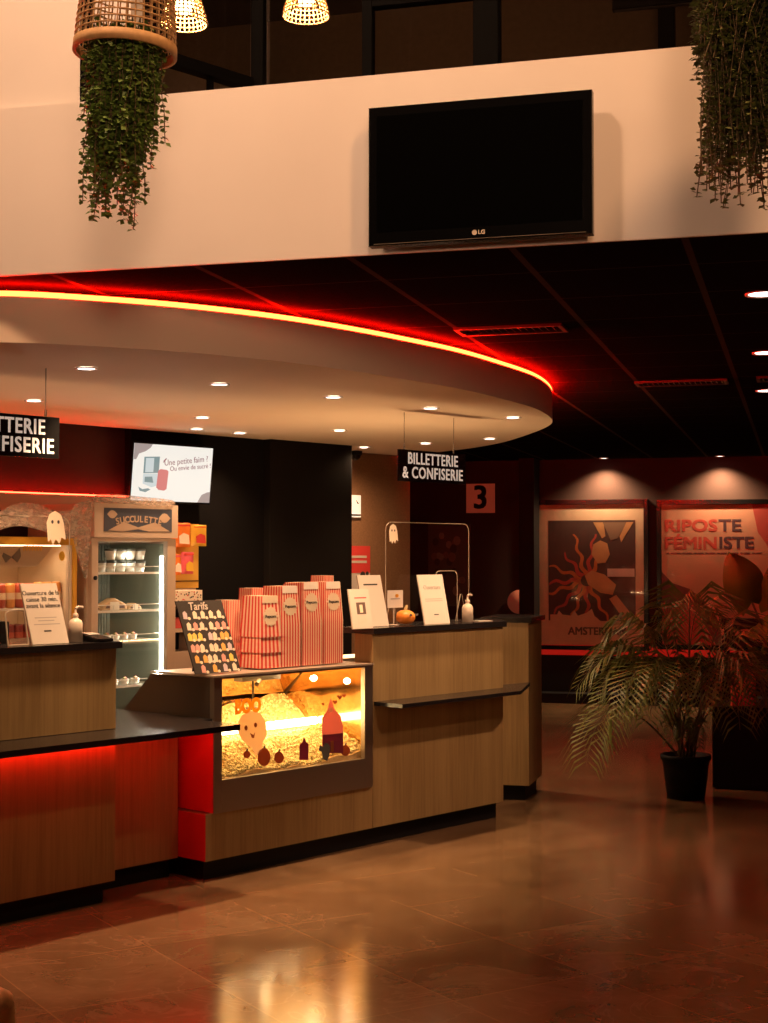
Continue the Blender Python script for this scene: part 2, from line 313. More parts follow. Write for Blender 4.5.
# ================================================================== CANOPY
def smooth_curve(P, n=8):
    out = []
    for i in range(len(P) - 1):
        p0 = P[max(i - 1, 0)]; p1 = P[i]; p2 = P[i + 1]; p3 = P[min(i + 2, len(P) - 1)]
        for k in range(n):
            t = k / n
            out.append(tuple(.5 * (2 * p1[j] + (p2[j] - p0[j]) * t + (2 * p0[j] - 5 * p1[j] + 4 * p2[j] - p3[j]) * t * t + (3 * p1[j] - p0[j] - 3 * p2[j] + p3[j]) * t ** 3) for j in range(2)))
    return out + [tuple(P[-1])]
EDGE = smooth_curve([(-2.62, 1.95), (-2.4, 1.15), (-2.1, .45), (-1.8, -.12), (-1.49, -.53), (-1.15, -.73), (-.79, -.855), (-.4, -.92), (0, -.925), (.4, -.895), (.8, -.845), (1.25, -.735), (1.83, -.55), (2.40, -.245), (2.77, .06), (3.2, .54), (3.56, 1.0), (3.82, 1.45), (3.98, 1.9), (4.04, 2.2), (4.04, 2.40)])
ZU = 2.28; ZT = 2.45
cn = ct('ceiling_canopy', 'large rounded cream canopy with red light strip hanging over the concession counter', 'canopy', 0, 0, ZU)
back = [(c_col + .01, 2.40), (c_col + .01, 1.96), (c_cl - .01, 1.96), (c_cl - .01, 2.03), (-2.62, 2.03)]
MB().prism(EDGE + back, 0, ZT - ZU, 0, True).build('slab', CANOPY, cn)
led = [(x, y) for x, y in EDGE]
def inset(P, d):
    o = []
    for i, p in enumerate(P):
        a = P[max(i - 1, 0)]; b = P[min(i + 1, len(P) - 1)]; dx, dy = b[0] - a[0], b[1] - a[1]; l = math.hypot(dx, dy); o.append((p[0] - dy / l * d, p[1] + dx / l * d))
    return o
li = inset(EDGE, .010)
MB().tube([(x, y, ZT - ZU + .011) for x, y in li], .010, 8).build('light_strip', LED, cn)
LIGHTS = [(86.3, 367.6), (219.4, 383.5), (333.3, 396.4), (430.4, 407.6), (513, 417), (33.9, 400), (202.4, 417), (339.4, 430), (425.3, 443), (489.7, 438.4), (197, 428.5), (239.7, 432.6), (364, 447)]
LWHERE = ['front row of the canopy, first from the left', 'front row of the canopy above the popcorn machine', 'front row of the canopy, middle one', 'front row of the canopy above the hanging sign on the right', 'front row of the canopy nearest its rounded tip',
          'second row of the canopy above the left hanging sign', 'second row of the canopy above the menu screen', 'second row of the canopy before the black column', 'canopy underside just above the right hanging sign', 'canopy underside right of the hanging sign by the edge',
          'back of the canopy, left of a close pair above the screen', 'back of the canopy, right of a close pair above the screen', 'back of the canopy over the rough brown wall']
dl0 = None
for i, ((px, py), wh) in enumerate(zip(LIGHTS, LWHERE)):
    s, t = c_z(px, py, ZU); lab = 'small lit downlight, ' + wh
    if dl0 is None:
        dl0 = ct('downlight', lab, 'downlight', s, t, ZU - .002, 0, 'canopy downlights')
        MB().lathe([(.036, 0), (.047, 0), (.047, -.006), (.036, -.004), (.036, 0)], 20).build('trim_ring', mat('white_trim', (.8, .75, .7), .4), dl0)
        MB().lathe([(0, -.002), (.0355, -.002), (.0355, -.001), (0, -.001)], 20).build('lens', LAMP, dl0)
        d = dl0
    else: d = copy_tree(dl0, cw(s, t, ZU - .002), None, lab)
    E_ = 95 if i < 5 else (60 if i == 12 else 34)
    spot('downlight_beam', cw(s, t, ZU - .02), E_ * ([.95, 1.6, 1.1, .8, .8][i] if i < 5 else 1), (1, .60, .33), 84 if i < 5 else (165 if i == 12 else 120), .8, .03)
# black ceiling downlights on the right
CLIGHT = [(763, 293), (766, 352), (767, 390)]; rl0 = None
for (px, py), wh in zip(CLIGHT, ['nearest of the row at the picture edge', 'middle of the row at the picture edge', 'farthest of the row at the picture edge']):
    s, t = r_z(px, py, ZC); lab = 'round lit downlight in the black ceiling, ' + wh
    if rl0 is None:
        rl0 = rt('downlight', lab, 'downlight', s, t, ZC - .002, 0, 'black ceiling downlights')
        MB().lathe([(.055, 0), (.068, 0), (.068, -.006), (.055, -.004), (.055, 0)], 24).build('trim_ring', mat('white_trim', (.8, .75, .7), .4), rl0)
        MB().lathe([(0, -.002), (.0545, -.002), (.0545, -.001), (0, -.001)], 24).build('lens', LAMP, rl0); d = rl0
    else: d = copy_tree(rl0, rw(s, t, ZC - .002), None, lab)
    tgt = cw(*[(1.1, 0, .5), (1.8, 0, .55), (2.2, .1, .6)][CLIGHT.index((px, py))]); src = rw(s, t, ZC - .03)
    spot('ceiling_beam', src, [60, 140, 18][CLIGHT.index((px, py))], WARM, 50, .8, .05, None, (tgt - src).to_track_quat('-Z', 'Y').to_euler())
# poster downlights next to the back wall
for (px, py), wh in [((604, 458), 'left poster'), ((720, 456), 'right poster')]:
    s, _ = r_at(px, py, 10.44)
    d = copy_tree(dl0, rw(s, 10.42, ZC - .002), None, 'small lit downlight in the ceiling above the %s' % wh, 'poster downlights')
    spot('poster_beam', rw(s, 10.42, ZC - .015), 150, (1, .66, .37), 128, .9, .02)
# ceiling vents
for i, (x0, x1, y, wh) in enumerate([(453, 566, 327, 'next to the canopy edge'), (634, 728, 381, 'between two ceiling bars further back'), (756, 800, 376, 'at the right picture edge')]):
    s0, t0 = r_z(x0, y, ZC); s1, _ = r_z(x1, y, ZC)
    v = rt('ceiling_vent', 'slotted black air vent in the ceiling ' + wh, 'vent', s0, t0, ZC - .002, 0, 'ceiling vents')
    w = s1 - s0; f = MB().box(0, w, 0, .02, -.012, 0).box(0, w, .18, .2, -.012, 0).box(0, .02, .02, .18, -.012, 0).box(w - .02, w, .02, .18, -.012, 0)
    f.build('frame', mat('vent_frame', (.05, .035, .03), .5), v)
    s_ = MB()
    for k in range(int(w / .03)): s_.add([(.03 + k * .03, .02, -.003), (.042 + k * .03, .02, -.011), (.042 + k * .03, .18, -.011), (.03 + k * .03, .18, -.003)], [(0, 1, 2, 3)])
    s_.build('slats', mat('vent_slat', (.10, .085, .075), .5), v)

# ================================================================== TELEVISION
s0, z0 = r_at(368, 246.3, -.09); s1, z1 = r_at(592, 89.3, -.09)
w = s1 - s0; h = z1 - z0
tv = rt('television', 'black switched-off flat television mounted on the cream bulkhead', 'television', s0, -.09, z0)
MB().box(0, w, 0, .045, 0, h).build('casing', mat('tv_black', (.002, .002, .002), .2, spec=.3), tv, .008)
MB().box(.03, w - .03, -.002, .0, .045, h - .03).build('screen', mat('dark_screen', (.0015, .0015, .0015), .12, spec=.3), tv)
MB().box(w * .25, w * .75, .046, .088, h * .2, h * .8).build('wall_bracket', BLACK, tv)
MB().box(.02, w - .02, -.0015, 0, .004, .0055).build('trim_line', mat('smoke_trim', (.2, .17, .14), .2), tv)
lg = MB(); lg.yprism([(w * .485 + .0085 * math.cos(a * .3927), .024 + .0085 * math.sin(a * .3927)) for a in range(16)], -.0015, -.0005); lg.build('emblem', mat('silver_logo', (.6, .52, .42), .35), tv)
text('LG', .019, mat('silver_logo', (.6, .52, .42), .35), tv, w * .485 + .023, .024, -.001, 'lettering', .0006)

# ================================================================== COUNTERS
def text_lines(lines, parent, x, z, dz, size, m, y, **k):
    for i, l in enumerate(lines): text(l, size, m, parent, x, z - i * dz, y, **k)
SL = -2.1; SE = -.52
lc = ct('service_counter', 'wood-fronted counter on the left with black top and red-lit black shelf', 'counter', SE, 0, 0)
MB().box(SL - SE, 0, 0, .6, .095, .722).build('lower_panel', WOOD, lc, .002)
MB().box(.001, .515, .19, .6, .09, .722).build('recessed_panel', WOOD, lc, .002)
MB().box(SL - SE, -.03, .045, .55, 0, .094).box(-.03, .50, .235, .55, 0, .089).build('kick_plate', BLACK, lc)
MB().box(SL - SE, 0, 0, .5, .752, 1.099).build('upper_panel', WOOD, lc, .002)
MB().box(SL - SE, .02, -.02, .55, 1.1, 1.128).build('countertop', BLKTOP, lc, .003)
MB().prism([(SL - SE, -.28), (.475, -.28), (.475, -.025), (.535, -.025), (.535, .7), (SL - SE, .7)], .724, .75).build('shelf', BLKTOP, lc, .003)
MB().box(SL - SE, .46, -.05, -.03, .712, .722).build('light_strip', LEDU, lc)
# main counter
mc = ct('service_counter', 'wood-fronted main counter carrying the popcorn machine, with a black ledge on its right half', 'counter', 0, 0, 0)
M1 = 1.142; M2 = 2.255
MB().box(0, M1 - .002, 0, .7, .095, .31).build('base_panel', WOOD, mc, .002)
MB().box(-.004, -.0005, .002, .19, .096, .309).build('red_end_panel', REDFACE, mc)
MB().box(M1, M2, 0, .13, .095, 1.094).build('front_panel', WOOD, mc, .002)
MB().box(M1 + .01, M2, .131, .7, .1, .88).build('cabinet_body', FRIDGEW, mc)
MB().box(M1 + .01, M2 - .01, .14, .72, .882, .91).build('worktop', STEEL, mc)
MB().box(.03, M2 - .006, .05, .65, 0, .094).build('kick_plate', BLACK, mc)
MB().prism([(M1 - .012, -.02), (M2 + .01, -.02), (M2 + .2, .17), (M2 + .2, .34), (M1 + .35, .34), (M1 - .012, .225)], 1.095, 1.125).build('countertop', BLKTOP, mc, .003)
e2 = at_z(528.7, 683, .74) - CO; e2 = (e2.dot(CU), e2.dot(CN))
MB().prism([(M1 + .005, -.002), (M1 + .005, -.2), (M2 - .1, -.2), (e2[0], e2[1] - .01), (M2 + .1, .12), (M2 + .004, -.002)], .725, .745).build('ledge', BLKTOP, mc, .002)
# end block, squared to the room
be = at_z(529, 786, .095); bl = Vector((be.x, be.y, 0))
eb = thing('service_counter', 'narrow wood-fronted end block of the counter turned towards the poster hall', 'counter', bl, RR)
MB().box(-.32, 0, 0, .47, .095, 1.09).build('body', WOOD, eb, .002)
MB().box(-.3, -.03, .04, .44, 0, .094).build('kick_plate', BLACK, eb)
MB().box(-.3, .02, -.02, .5, 1.091, 1.121).build('countertop', BLKTOP, eb, .003)

# warm uplights added unseen behind the counter fronts to brighten the canopy underside
UPLIGHT = mat('added_uplight_tube', (1, .9, .7), .4, emit=(1, .56, .26), estr=3)
for nm, s_, t_, z_, L_, W_ in [('left', -1.95, .60, .753, 1.25, 5), ('right', 1.25, .42, .913, .95, 15)]:
    wl = ct('added_uplight', 'added warm uplight batten lying unseen behind the %s counter front' % nm, 'added uplight', s_, t_, z_, 0)
    MB().box(0, L_, 0, .06, 0, .025).build('base', STEEL, wl, .003); MB().box(.02, L_ - .02, .008, .052, .026, .04).build('tube', UPLIGHT, wl)
    area('added_uplight_glow', (L_ / 2, .03, .045), (math.pi, 0, 0), L_ - .05, .05, W_, (1, .56, .26), wl)

# ================================================================== POPCORN MACHINE
PX, PT, PZ = .03, -.02, .312
pm = ct('popcorn_machine', 'steel popcorn warmer with glowing glass front set into the main counter', 'popcorn machine', PX, PT, PZ)
PW = 1.09; PH = .625
gx0, gz0 = c_at(222, 781.8, PT); gx1, gz1 = c_at(365, 758.3, PT); gx0 -= PX; gx1 -= PX; gz0 = .15; gz1 = .612
MB().box(0, gx0, 0, .03, 0, PH).box(gx1, PW, 0, .03, 0, PH).box(gx0, gx1, 0, .03, 0, gz0).box(gx0, gx1, 0, .03, gz1 + .004, PH).build('front_frame', STEEL, pm, .002)
SIDE = [(.031, 0), (.66, 0), (.66, .438), (.455, PH - .003), (.031, PH - .003)]
MB().xprism(SIDE, 0, .012).build('side_panel', STEELD, pm); MB().box(-.003, -.0005, .004, .3, .004, .405).build('red_lower_side', REDFACE, pm); MB().xprism(SIDE, PW - .012, PW).build('side_panel', STEELD, pm)
MIR = mat('polished_warm_steel', (.8, .58, .32), .10, 1)
MB().xprism([(.035, .126), (.64, .126), (.64, .42), (.45, PH - .016), (.035, PH - .016)], PW - .0135, PW - .0125).build('side_lining', MIR, pm)
MB().box(.013, PW - .015, .03, .655, .11, .125).build('deck', STEEL, pm)
MB().xprism([(.648, .13), (.656, .13), (.656, .436), (.46, .613), (.455, .606), (.648, .433)], .013, PW - .013).build('back_panel', MIR, pm)
MB().box(-.004, PW + .004, -.006, .455, PH + .001, PH + .010).build('top_panel', mat('pale_steel', (.6, .5, .38), .35, .6), pm, .002)
MB().box(.013, PW - .013, .031, .455, PH - .012, PH - .004).build('ceiling_lining', MIR, pm)
MB().box(gx0 - .01, gx1 + .01, .034, .038, gz0 - .02, gz1 + .008).build('glass_front', GLASS, pm)
TUBE = mat('heat_tube', (1, .9, .7), .4, emit=(1, .78, .42), estr=14)
MB().tube([(.03, .385, .315), (PW - .03, .385, .315)], .02, 12).build('lamp_tube', TUBE, pm)
BULB = mat('warm_bulb', (1, .9, .7), .4, emit=(1, .72, .38), estr=60)
for bx, bz in [(.755, .585), (1.0, .555)]: MB().ball((bx, .10, bz - .012), .018, 0, 12, (1, 1, .8)).build('bulb', BULB, pm)
kt = MB().box(.36, .62, .2, .26, .572, .6); kt.tube([(.46, .23, .44), (.46, .23, .572)], .006, 8); kt.lathe([(0, .43), (.035, .43), (.035, .44), (.0, .44)], 14, 0, (.46, .23, 0)); kt.tube([(.42, .16, .56), (.6, .3, .6)], .012, 8)
kt.build('stirrer', STEELD, pm)
# stickers on the glass (flat film on the inside face), facing -y at y = .032
ORG = mat('orange_film', (.9, .5, .06), .6); GHOST = mat('pale_film', (.88, .7, .5), .6); PURP = mat('plum_film', (.22, .03, .07), .6); PINK = mat('rose_film', (.62, .27, .24), .6); BRN = mat('rust_film', (.36, .10, .03), .6)
def film_mat(m):
    nt = m.node_tree; b = nt.nodes['Principled BSDF']; t = nt.nodes.new('ShaderNodeBsdfTranslucent'); t.inputs[0].default_value = b.inputs['Base Color'].default_value
    x = nt.nodes.new('ShaderNodeMixShader'); x.inputs[0].default_value = .6; nt.links.new(b.outputs[0], x.inputs[1]); nt.links.new(t.outputs[0], x.inputs[2]); nt.links.new(x.outputs[0], nt.nodes['Material Output'].inputs[0])
for m_ in (ORG, GHOST, PURP, PINK, BRN): film_mat(m_)
def film(poly, m, name, y=.031, parent=None, th=.0008): return MB().yprism(poly, y, y + th).build(name, m, parent or pm)
def pxy(x, y): s, z = c_at(x, y, PT + .031); return (s - PX, z - PZ)
def pell(cx, cy, rx, ry, n=20, wob=0): return [pxy(cx + rx * math.cos(2 * math.pi * k / n) * (1 + wob * math.cos(5 * 2 * math.pi * k / n)), cy - ry * math.sin(2 * math.pi * k / n)) for k in range(n)]
bx, bz = pxy(248, 706.5); text('BOO', .09, ORG, pm, bx, bz, .0315, 'lettering', 0, sx=.85, widen=.0055)
gh = film([pxy(*p) for p in [(238, 722), (242, 715), (250, 711), (260, 713), (266, 722), (267, 735), (263, 742), (262, 750), (256, 756), (252, 748), (247, 744), (242, 740), (238, 732)]], GHOST, 'ghost_sticker')
for ex, ey, rx, ry in [(246, 728, 1.5, 2.6), (255.5, 725, 1.5, 2.4)]: film(pell(ex, ey, rx, ry), BRN, 'eye', .0302, gh)
film([pxy(*p) for p in [(250, 733), (253.5, 735), (255, 732), (254, 738), (252, 738)]], BRN, 'mouth', .0302, gh)
for cx, cy, rx, ry in [(247, 754.5, 3.6, 3.6), (264, 757, 6.4, 9), (279, 757.5, 4.8, 6), (345.5, 750.5, 4.6, 5.5)]:
    pk = film(pell(cx, cy, rx, ry, 24, .04), BRN, 'pumpkin_sticker'); film([pxy(*p) for p in [(cx - .8, cy - ry), (cx + .8, cy - ry), (cx + 1.2, cy - ry - 2.5), (cx, cy - ry - 2.5)]], INK, 'stalk', .0302, pk)
film([pxy(*p) for p in [(299.5, 760), (299.5, 744), (302, 743), (304, 737), (306, 742), (308.5, 744), (308.5, 760)]], PURP, 'small_house_sticker')
hs = film([pxy(*p) for p in [(322.5, 753), (322, 718), (327, 711), (331, 698), (335, 710), (341, 716), (343, 727), (343, 753)]], PINK, 'house_sticker')
film([pxy(*p) for p in [(322.5, 753), (322.5, 735), (343, 733), (343, 753)]], PURP, 'lower_wall', .0302, hs)
film(pell(330.5, 710, 2.2, 2.6), GHOST, 'round_window', .0302, hs); film([pxy(*p) for p in [(330.5, 752), (330.5, 741), (333.5, 740.5), (333.5, 752)]], BRN, 'door', .0296, hs)
film([pxy(*p) for p in [(323, 759), (321.5, 752), (318.5, 750), (320, 745), (323, 747), (325, 743), (328, 743.5), (330, 747), (329, 756), (327, 761)]], INK, 'cat_sticker', .0294)
for cx, cy, s_ in [(323, 704, 1.6), (335, 702, 2.4), (339.5, 697, 2.8), (344, 695.5, 2.2)]:
    film([pxy(cx - s_, cy - s_ * .3), pxy(cx - s_ * .4, cy - s_ * .9), pxy(cx, cy - s_ * .2), pxy(cx + s_ * .5, cy - s_), pxy(cx + s_, cy), pxy(cx + s_ * .1, cy + s_)], BRN, 'bat_sticker')
# popcorn heap
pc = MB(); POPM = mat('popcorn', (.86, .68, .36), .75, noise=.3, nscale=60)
def hz(x, y):
    f = .15 + .10 * min(1, max(0, (y - .05) / .22)) - .02 * max(0, min(1, (y - .28) / .06)) + .17 * max(0, (y - .44) / .18) ** .8
    return f + .012 * math.sin(x * 7) + .04 * (x / PW) + .010 * math.sin(x * 23 + y * 17)
nx, ny = 60, 26
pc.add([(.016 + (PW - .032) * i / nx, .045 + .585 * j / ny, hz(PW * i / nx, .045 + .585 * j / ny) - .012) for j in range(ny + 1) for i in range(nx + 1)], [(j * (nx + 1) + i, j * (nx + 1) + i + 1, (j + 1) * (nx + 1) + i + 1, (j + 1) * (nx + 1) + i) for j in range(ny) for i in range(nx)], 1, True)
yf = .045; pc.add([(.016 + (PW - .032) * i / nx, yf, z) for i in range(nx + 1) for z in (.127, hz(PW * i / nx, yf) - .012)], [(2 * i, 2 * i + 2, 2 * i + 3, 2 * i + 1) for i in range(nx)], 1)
def lump(c, r):
    for _ in range(3):
        d = Vector((random.uniform(-1, 1), random.uniform(-1, 1), random.uniform(-1, 1))) * r * .6; q = r * random.uniform(.5, .8)
        v = [(c[0] + d.x + q * x, c[1] + d.y + q * y, c[2] + d.z + q * z) for x, y, z in [(1, 0, 0), (-1, 0, 0), (0, 1, 0), (0, -1, 0), (0, 0, 1), (0, 0, -1)]]
        pc.add(v, [(0, 2, 4), (2, 1, 4), (1, 3, 4), (3, 0, 4), (2, 0, 5), (1, 2, 5), (3, 1, 5), (0, 3, 5)], 0, True)
for _ in range(2900):
    x = random.uniform(.03, PW - .03); y = .06 + .55 * random.random() ** 1.3; lump((x, y, hz(x, y) - .002), random.uniform(.007, .012))
for _ in range(620):
    x = random.uniform(.03, PW - .03); z = random.uniform(.14, hz(x, .06)); lump((x, .058, z), random.uniform(.007, .011))
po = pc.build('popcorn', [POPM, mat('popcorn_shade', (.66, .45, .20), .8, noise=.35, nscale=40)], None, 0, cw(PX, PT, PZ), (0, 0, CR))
po['label'] = 'heap of yellow popcorn glowing behind the glass of the popcorn machine'; po['category'] = 'popcorn'; po['kind'] = 'stuff'
area('popcorn_lamp', (PW / 2, .25, PH - .02), (0, 0, 0), .95, .2, 9, (1, .58, .2), pm)
point('popcorn_tube_glow', (PW / 2 + .1, .36, .42), 2.0, (1, .66, .28), .03, pm)

# ---- popcorn boxes (nested, upside down)
ZTOP = PZ + PH + .016
def pbox_mesh(name, wf, ws, h, tf, nf, ns, seed):
    mb = MB(); k = 1 - tf
    ring0 = []; ring1 = []
    for a, b, n in [((0, 0), (wf, 0), nf), ((wf, 0), (wf, ws), ns), ((wf, ws), (0, ws), nf), ((0, ws), (0, 0), ns)]:
        for i in range(n):
            x = a[0] + (b[0] - a[0]) * i / n; y = a[1] + (b[1] - a[1]) * i / n
            ring0.append((x, y, 0)); ring1.append((wf / 2 + (x - wf / 2) * k, ws / 2 + (y - ws / 2) * k, h))
    n = len(ring0)
    for i in range(n): mb.add([ring0[i], ring0[(i + 1) % n], ring1[(i + 1) % n], ring1[i]], [(0, 1, 2, 3)], i % 2)
    mb.add(ring1, [tuple(range(n))], 1)
    return mb
PR = mat('box_red', (.60, .035, .022), .5); PCm = mat('box_cream', (.72, .50, .34), .5); TAG = mat('box_tag', (.66, .52, .36), .6)
def make_box(label, cat, group, s, t, z, wf, ws, h, tf, nf=12, ns=12, rot=0, tag=None, badge=False):
    b = ct('popcorn_box', label, cat, s, t, z, rot, group)
    pbox_mesh('body', wf, ws, h, tf, nf, ns, 0).build('body', [PR, PCm], b)
    sl = wf / 2 * tf * 0 + ws / 2 * tf / h   # front face leans back by this per metre
    if tag:
        MB().add([(wf * .12, sl * (h - .035) - .001, h - .035), (wf * .88, sl * (h - .035) - .001, h - .035), (wf * .86, sl * h - .001, h + .002), (wf * .14, sl * h - .001, h + .002),
                  (wf * .12, sl * (h - .035) - .002, h - .035), (wf * .88, sl * (h - .035) - .002, h - .035), (wf * .86, sl * h - .002, h + .002), (wf * .14, sl * h - .002, h + .002)],
                 [(4, 5, 6, 7), (0, 3, 2, 1), (4, 0, 1, 5), (7, 6, 2, 3), (4, 7, 3, 0), (5, 1, 2, 6)]).build('tag', tag, b)
    if badge:
        zc = h * .50; star = []
        for q in range(32):
            r = .042 if q % 2 else .049; a = 2 * math.pi * q / 32; x = wf / 2 + r * math.cos(a); z_ = zc + r * math.sin(a); star.append((x, z_))
        v = [(x, sl * z_ - .0015, z_) for x, z_ in star] + [(x, sl * z_ - .0025, z_) for x, z_ in star]; n = 32
        bd = MB().add(v, [tuple(range(n))[::-1], tuple(range(n, 2 * n))] + [(i, (i + 1) % n, n + (i + 1) % n, n + i) for i in range(n)]).build('badge', TAG, b)
        tx = text('Popcorn', .021, INK, bd, 0, 0, 0, 'lettering', .0004); tx.location = (wf / 2, sl * zc - .0034, zc); tx.rotation_euler = (-math.atan(sl), 0, 0)
    return b
def stack(where, s, t, wf, ws, h, tf, step, n, nf, ns, tag=None, badge=False, rot=0):
    grp = 'popcorn boxes nested in the ' + where
    mid = None
    for i in range(n):
        z = ZTOP + i * step
        if i == n - 1:
            make_box('red striped popcorn box topping the ' + where, 'popcorn box', 'popcorn boxes on the machine', s, t, z, wf, ws, h, tf, nf, ns, rot, tag, badge)
        elif mid is None:
            mid = make_box('red striped popcorn box nested inside the ' + where, 'popcorn box', grp, s, t, z, wf, ws, h, tf, nf, ns, rot)
        else: copy_tree(mid, cw(s, t, z))
TW = mat('white_tag', (.72, .64, .55), .6)
st = []
for cx in (261, 281, 302.5, 325): st.append(c_at(cx, 670, .06)[0])
stack('front row, leftmost and widest stack', st[0], .06, .134, .152, .20, .16, .076, 3, 10, 12, TAG, True)
stack('front row, second stack from the left', st[1], .06, .134, .15, .20, .16, .0165, 13, 14, 14, TW, True)
stack('front row, third stack from the left', st[2], .06, .134, .15, .20, .16, .0165, 14, 16, 16, TW, True)
stack('front row, rightmost stack', st[3], .06, .134, .15, .20, .16, .0165, 14, 18, 18, TW, True)
for px, py, wd, n, nm in [(228, 600, .09, 4, 'back row, low stack behind the price board'), (252, 588, .10, 5, 'back row, stack behind the widest one'), (296, 584, .10, 6, 'back row, stack left of the tallest'), (324, 575.5, .085, 7, 'back row, tallest stack')]:
    s_, _ = c_at(px, 655, .225); zt_ = c_at(px + 8, py, .235)[1]
    stack(nm, s_, .225, wd, .11, .2, .14, (zt_ - ZTOP - .2) / (n - 1), n, 14, 14, None, False)

# ---- price board leaning on the machine top
s0, z0 = c_at(195.5, 677, .03); s1, _ = c_at(241, 673, .03); bw = s1 - s0
bd = ct('price_board', 'black price board with pictures of snacks leaning on the popcorn machine', 'menu board', s0, .03, ZTOP)
zt = c_at(201, 601, .10)[1] - ZTOP
shx = c_at(176, 602, .10)[0] - s0   # top edge sits left of the foot: the board is slanted on its stand
lean = .075
CH = mat('chalk_black', (.045, .035, .028), .55)
def bp(u, v, d=0): return (u * bw + shx * v, lean * v - d, zt * v + .002)
def bquad(mb, u0, u1, v0, v1, d0, d1, mi=0):
    v = [bp(u, v_, d) for d in (d0, d1) for u, v_ in ((u0, v0), (u1, v0), (u1, v1), (u0, v1))]
    mb.add(v, [(0, 3, 2, 1), (4, 5, 6, 7), (0, 1, 5, 4), (1, 2, 6, 5), (2, 3, 7, 6), (3, 0, 4, 7)], mi)
p_ = MB(); bquad(p_, 0, 1, 0, 1, -.006, 0); p_.build('panel', CH, bd)
p_ = MB(); bquad(p_, .3, .7, .0, .6, -.012, -.0065); p_.add([bp(.35, .6, -.013), bp(.65, .6, -.013), (bp(.65, 0)[0], .14, .002), (bp(.35, 0)[0], .14, .002)], [(0, 1, 2, 3)]); p_.build('strut', BLACK, bd)
FOOD = [mat('food_cream', (.85, .68, .5), .6), mat('food_orange', (.8, .42, .1), .6), mat('food_yellow', (.85, .6, .12), .6), mat('food_pink', (.75, .35, .28), .6), mat('food_lilac', (.6, .5, .52), .6)]
fd = MB(); rows = [(.80, [(.12, 4), (.33, 0), (.5, 0), (.68, 0), (.86, 0)]), (.645, [(.14, 0), (.28, 3), (.42, 0), (.62, 0), (.76, 3), (.9, 3)]), (.50, [(.1, 2), (.2, 2), (.32, 2), (.54, 4), (.64, 0), (.8, 1), (.9, 1)]), (.345, [(.1, 3), (.2, 3), (.3, 0), (.5, 0), (.6, 0), (.76, 1), (.9, 4)]), (.195, [(.12, 1), (.3, 1), (.4, 0), (.52, 0), (.7, 3), (.87, 2)]), (.06, [(.2, 3), (.45, 1), (.68, 4), (.88, 0)])]
for v, it in rows:
    for u, m in it:
        w_ = .05; pts = [(u - w_, v - .045), (u + w_ * .7, v - .05), (u + w_, v + .03), (u + w_ * .2, v + .065), (u - w_ * .8, v + .04)]
        fd.add([bp(a, b, .001) for a, b in pts], [(0, 1, 2, 3, 4)], m); cx, cy = u + .07, v - .04
        fd.add([bp(cx + .032 * math.cos(k * .785), cy + .022 * math.sin(k * .785), .0014) for k in range(8)], [tuple(range(8))], 0)
fd.build('snack_pictures', FOOD, bd)
tx = text('Tarifs', .052, PAPER, bd, 0, 0, 0, 'lettering', .0006); tx.location = bp(.45, .92, .002); tx.rotation_euler = (-math.atan(lean / zt), 0, 0)

# ================================================================== HANGING SIGNS
def hang_sign(where, s, t, wires):
    sg = ct('hanging_sign', where, 'sign', s, t, 1.905, 0, 'hanging concession signs'); w = .575; h = .172
    MB().box(0, w, 0, .012, 0, h).build('panel', GLOSSB, sg, .001)
    text('BILLETTERIE', .088, LETTER, sg, w * .50, h * .72, -.001, 'lettering', .0016, sx=.84, spacing=1.1)
    text('& CONFISERIE', .088, LETTER, sg, w * .50, h * .27, -.001, 'lettering', .0016, sx=.87, spacing=1.1)
    for k in wires: MB().tube([(k, .006, h), (k, .006, ZU - 1.905 - .001)], .0022, 6).tube([(k, .006, h - .002), (k, .006, h + .03)], .005, 6).build('wire', STEEL, sg)
s, z = c_at(399, 447, .08); hang_sign('black hanging sign reading Billetterie & Confiserie, whole, beside the black column', s, .08, (.05, .475))
s, z = c_at(59.5, 417.5, -.05); hang_sign('black hanging sign at the left, its lettering cut by the picture edge', s - .575, -.05, (.05, .51))

# ================================================================== MENU SCREEN
s0, z0 = c_at(132.5, 500, 1.93); s1, _ = c_at(211, 502.5, 1.93); _, z1 = c_at(172, 445.5, 1.93)
ms = ct('menu_screen', 'bright white menu screen hanging on the black wall above the fridge', 'screen', s0, 1.95, z0); w = s1 - s0; h = z1 - z0
SC = mat('screen_white', (.03, .03, .03), .4, emit=(1, .95, .86), estr=.9); SG = mat('screen_grey', (.03, .03, .03), .3, emit=(.62, .5, .47), estr=.6); ST = mat('screen_teal', (.03, .03, .03), .3, emit=(.30, .42, .42), estr=.7); SR = mat('screen_red', (.03, .03, .03), .3, emit=(.85, .25, .24), estr=.75); SI = mat('screen_ink', (.03, .03, .03), .3, emit=(.5, .2, .22), estr=.6); SL_ = mat('screen_pale', (.03, .03, .03), .3, emit=(.8, .88, .87), estr=.75)
ms.rotation_euler = (R(6), 0, CR)
cas = MB().box(-.012, w + .012, .001, .035, -.012, h + .012).build('casing', GLOSSB, ms, .004); 
dsp = MB().box(0, w, -.002, 0, 0, h).build('display', SC, ms)
MB().box(w * .4, w * .6, .036, .098, h * .35, h * .65).build('wall_bracket', BLACK, ms)
def sf(poly, m, n, y=-.0035): return MB().yprism([(x * w, z * h) for x, z in poly], y, y + .001).build(n, m, dsp)
sf([(.0, 1), (.0, .72), (.03, .72), (.06, .82), (.14, .87), (.2, .94), (.22, 1)], SG, 'corner_blob'); sf([(1, 0), (1, .2), (.96, .19), (.89, .14), (.84, .0)], SG, 'corner_blob')
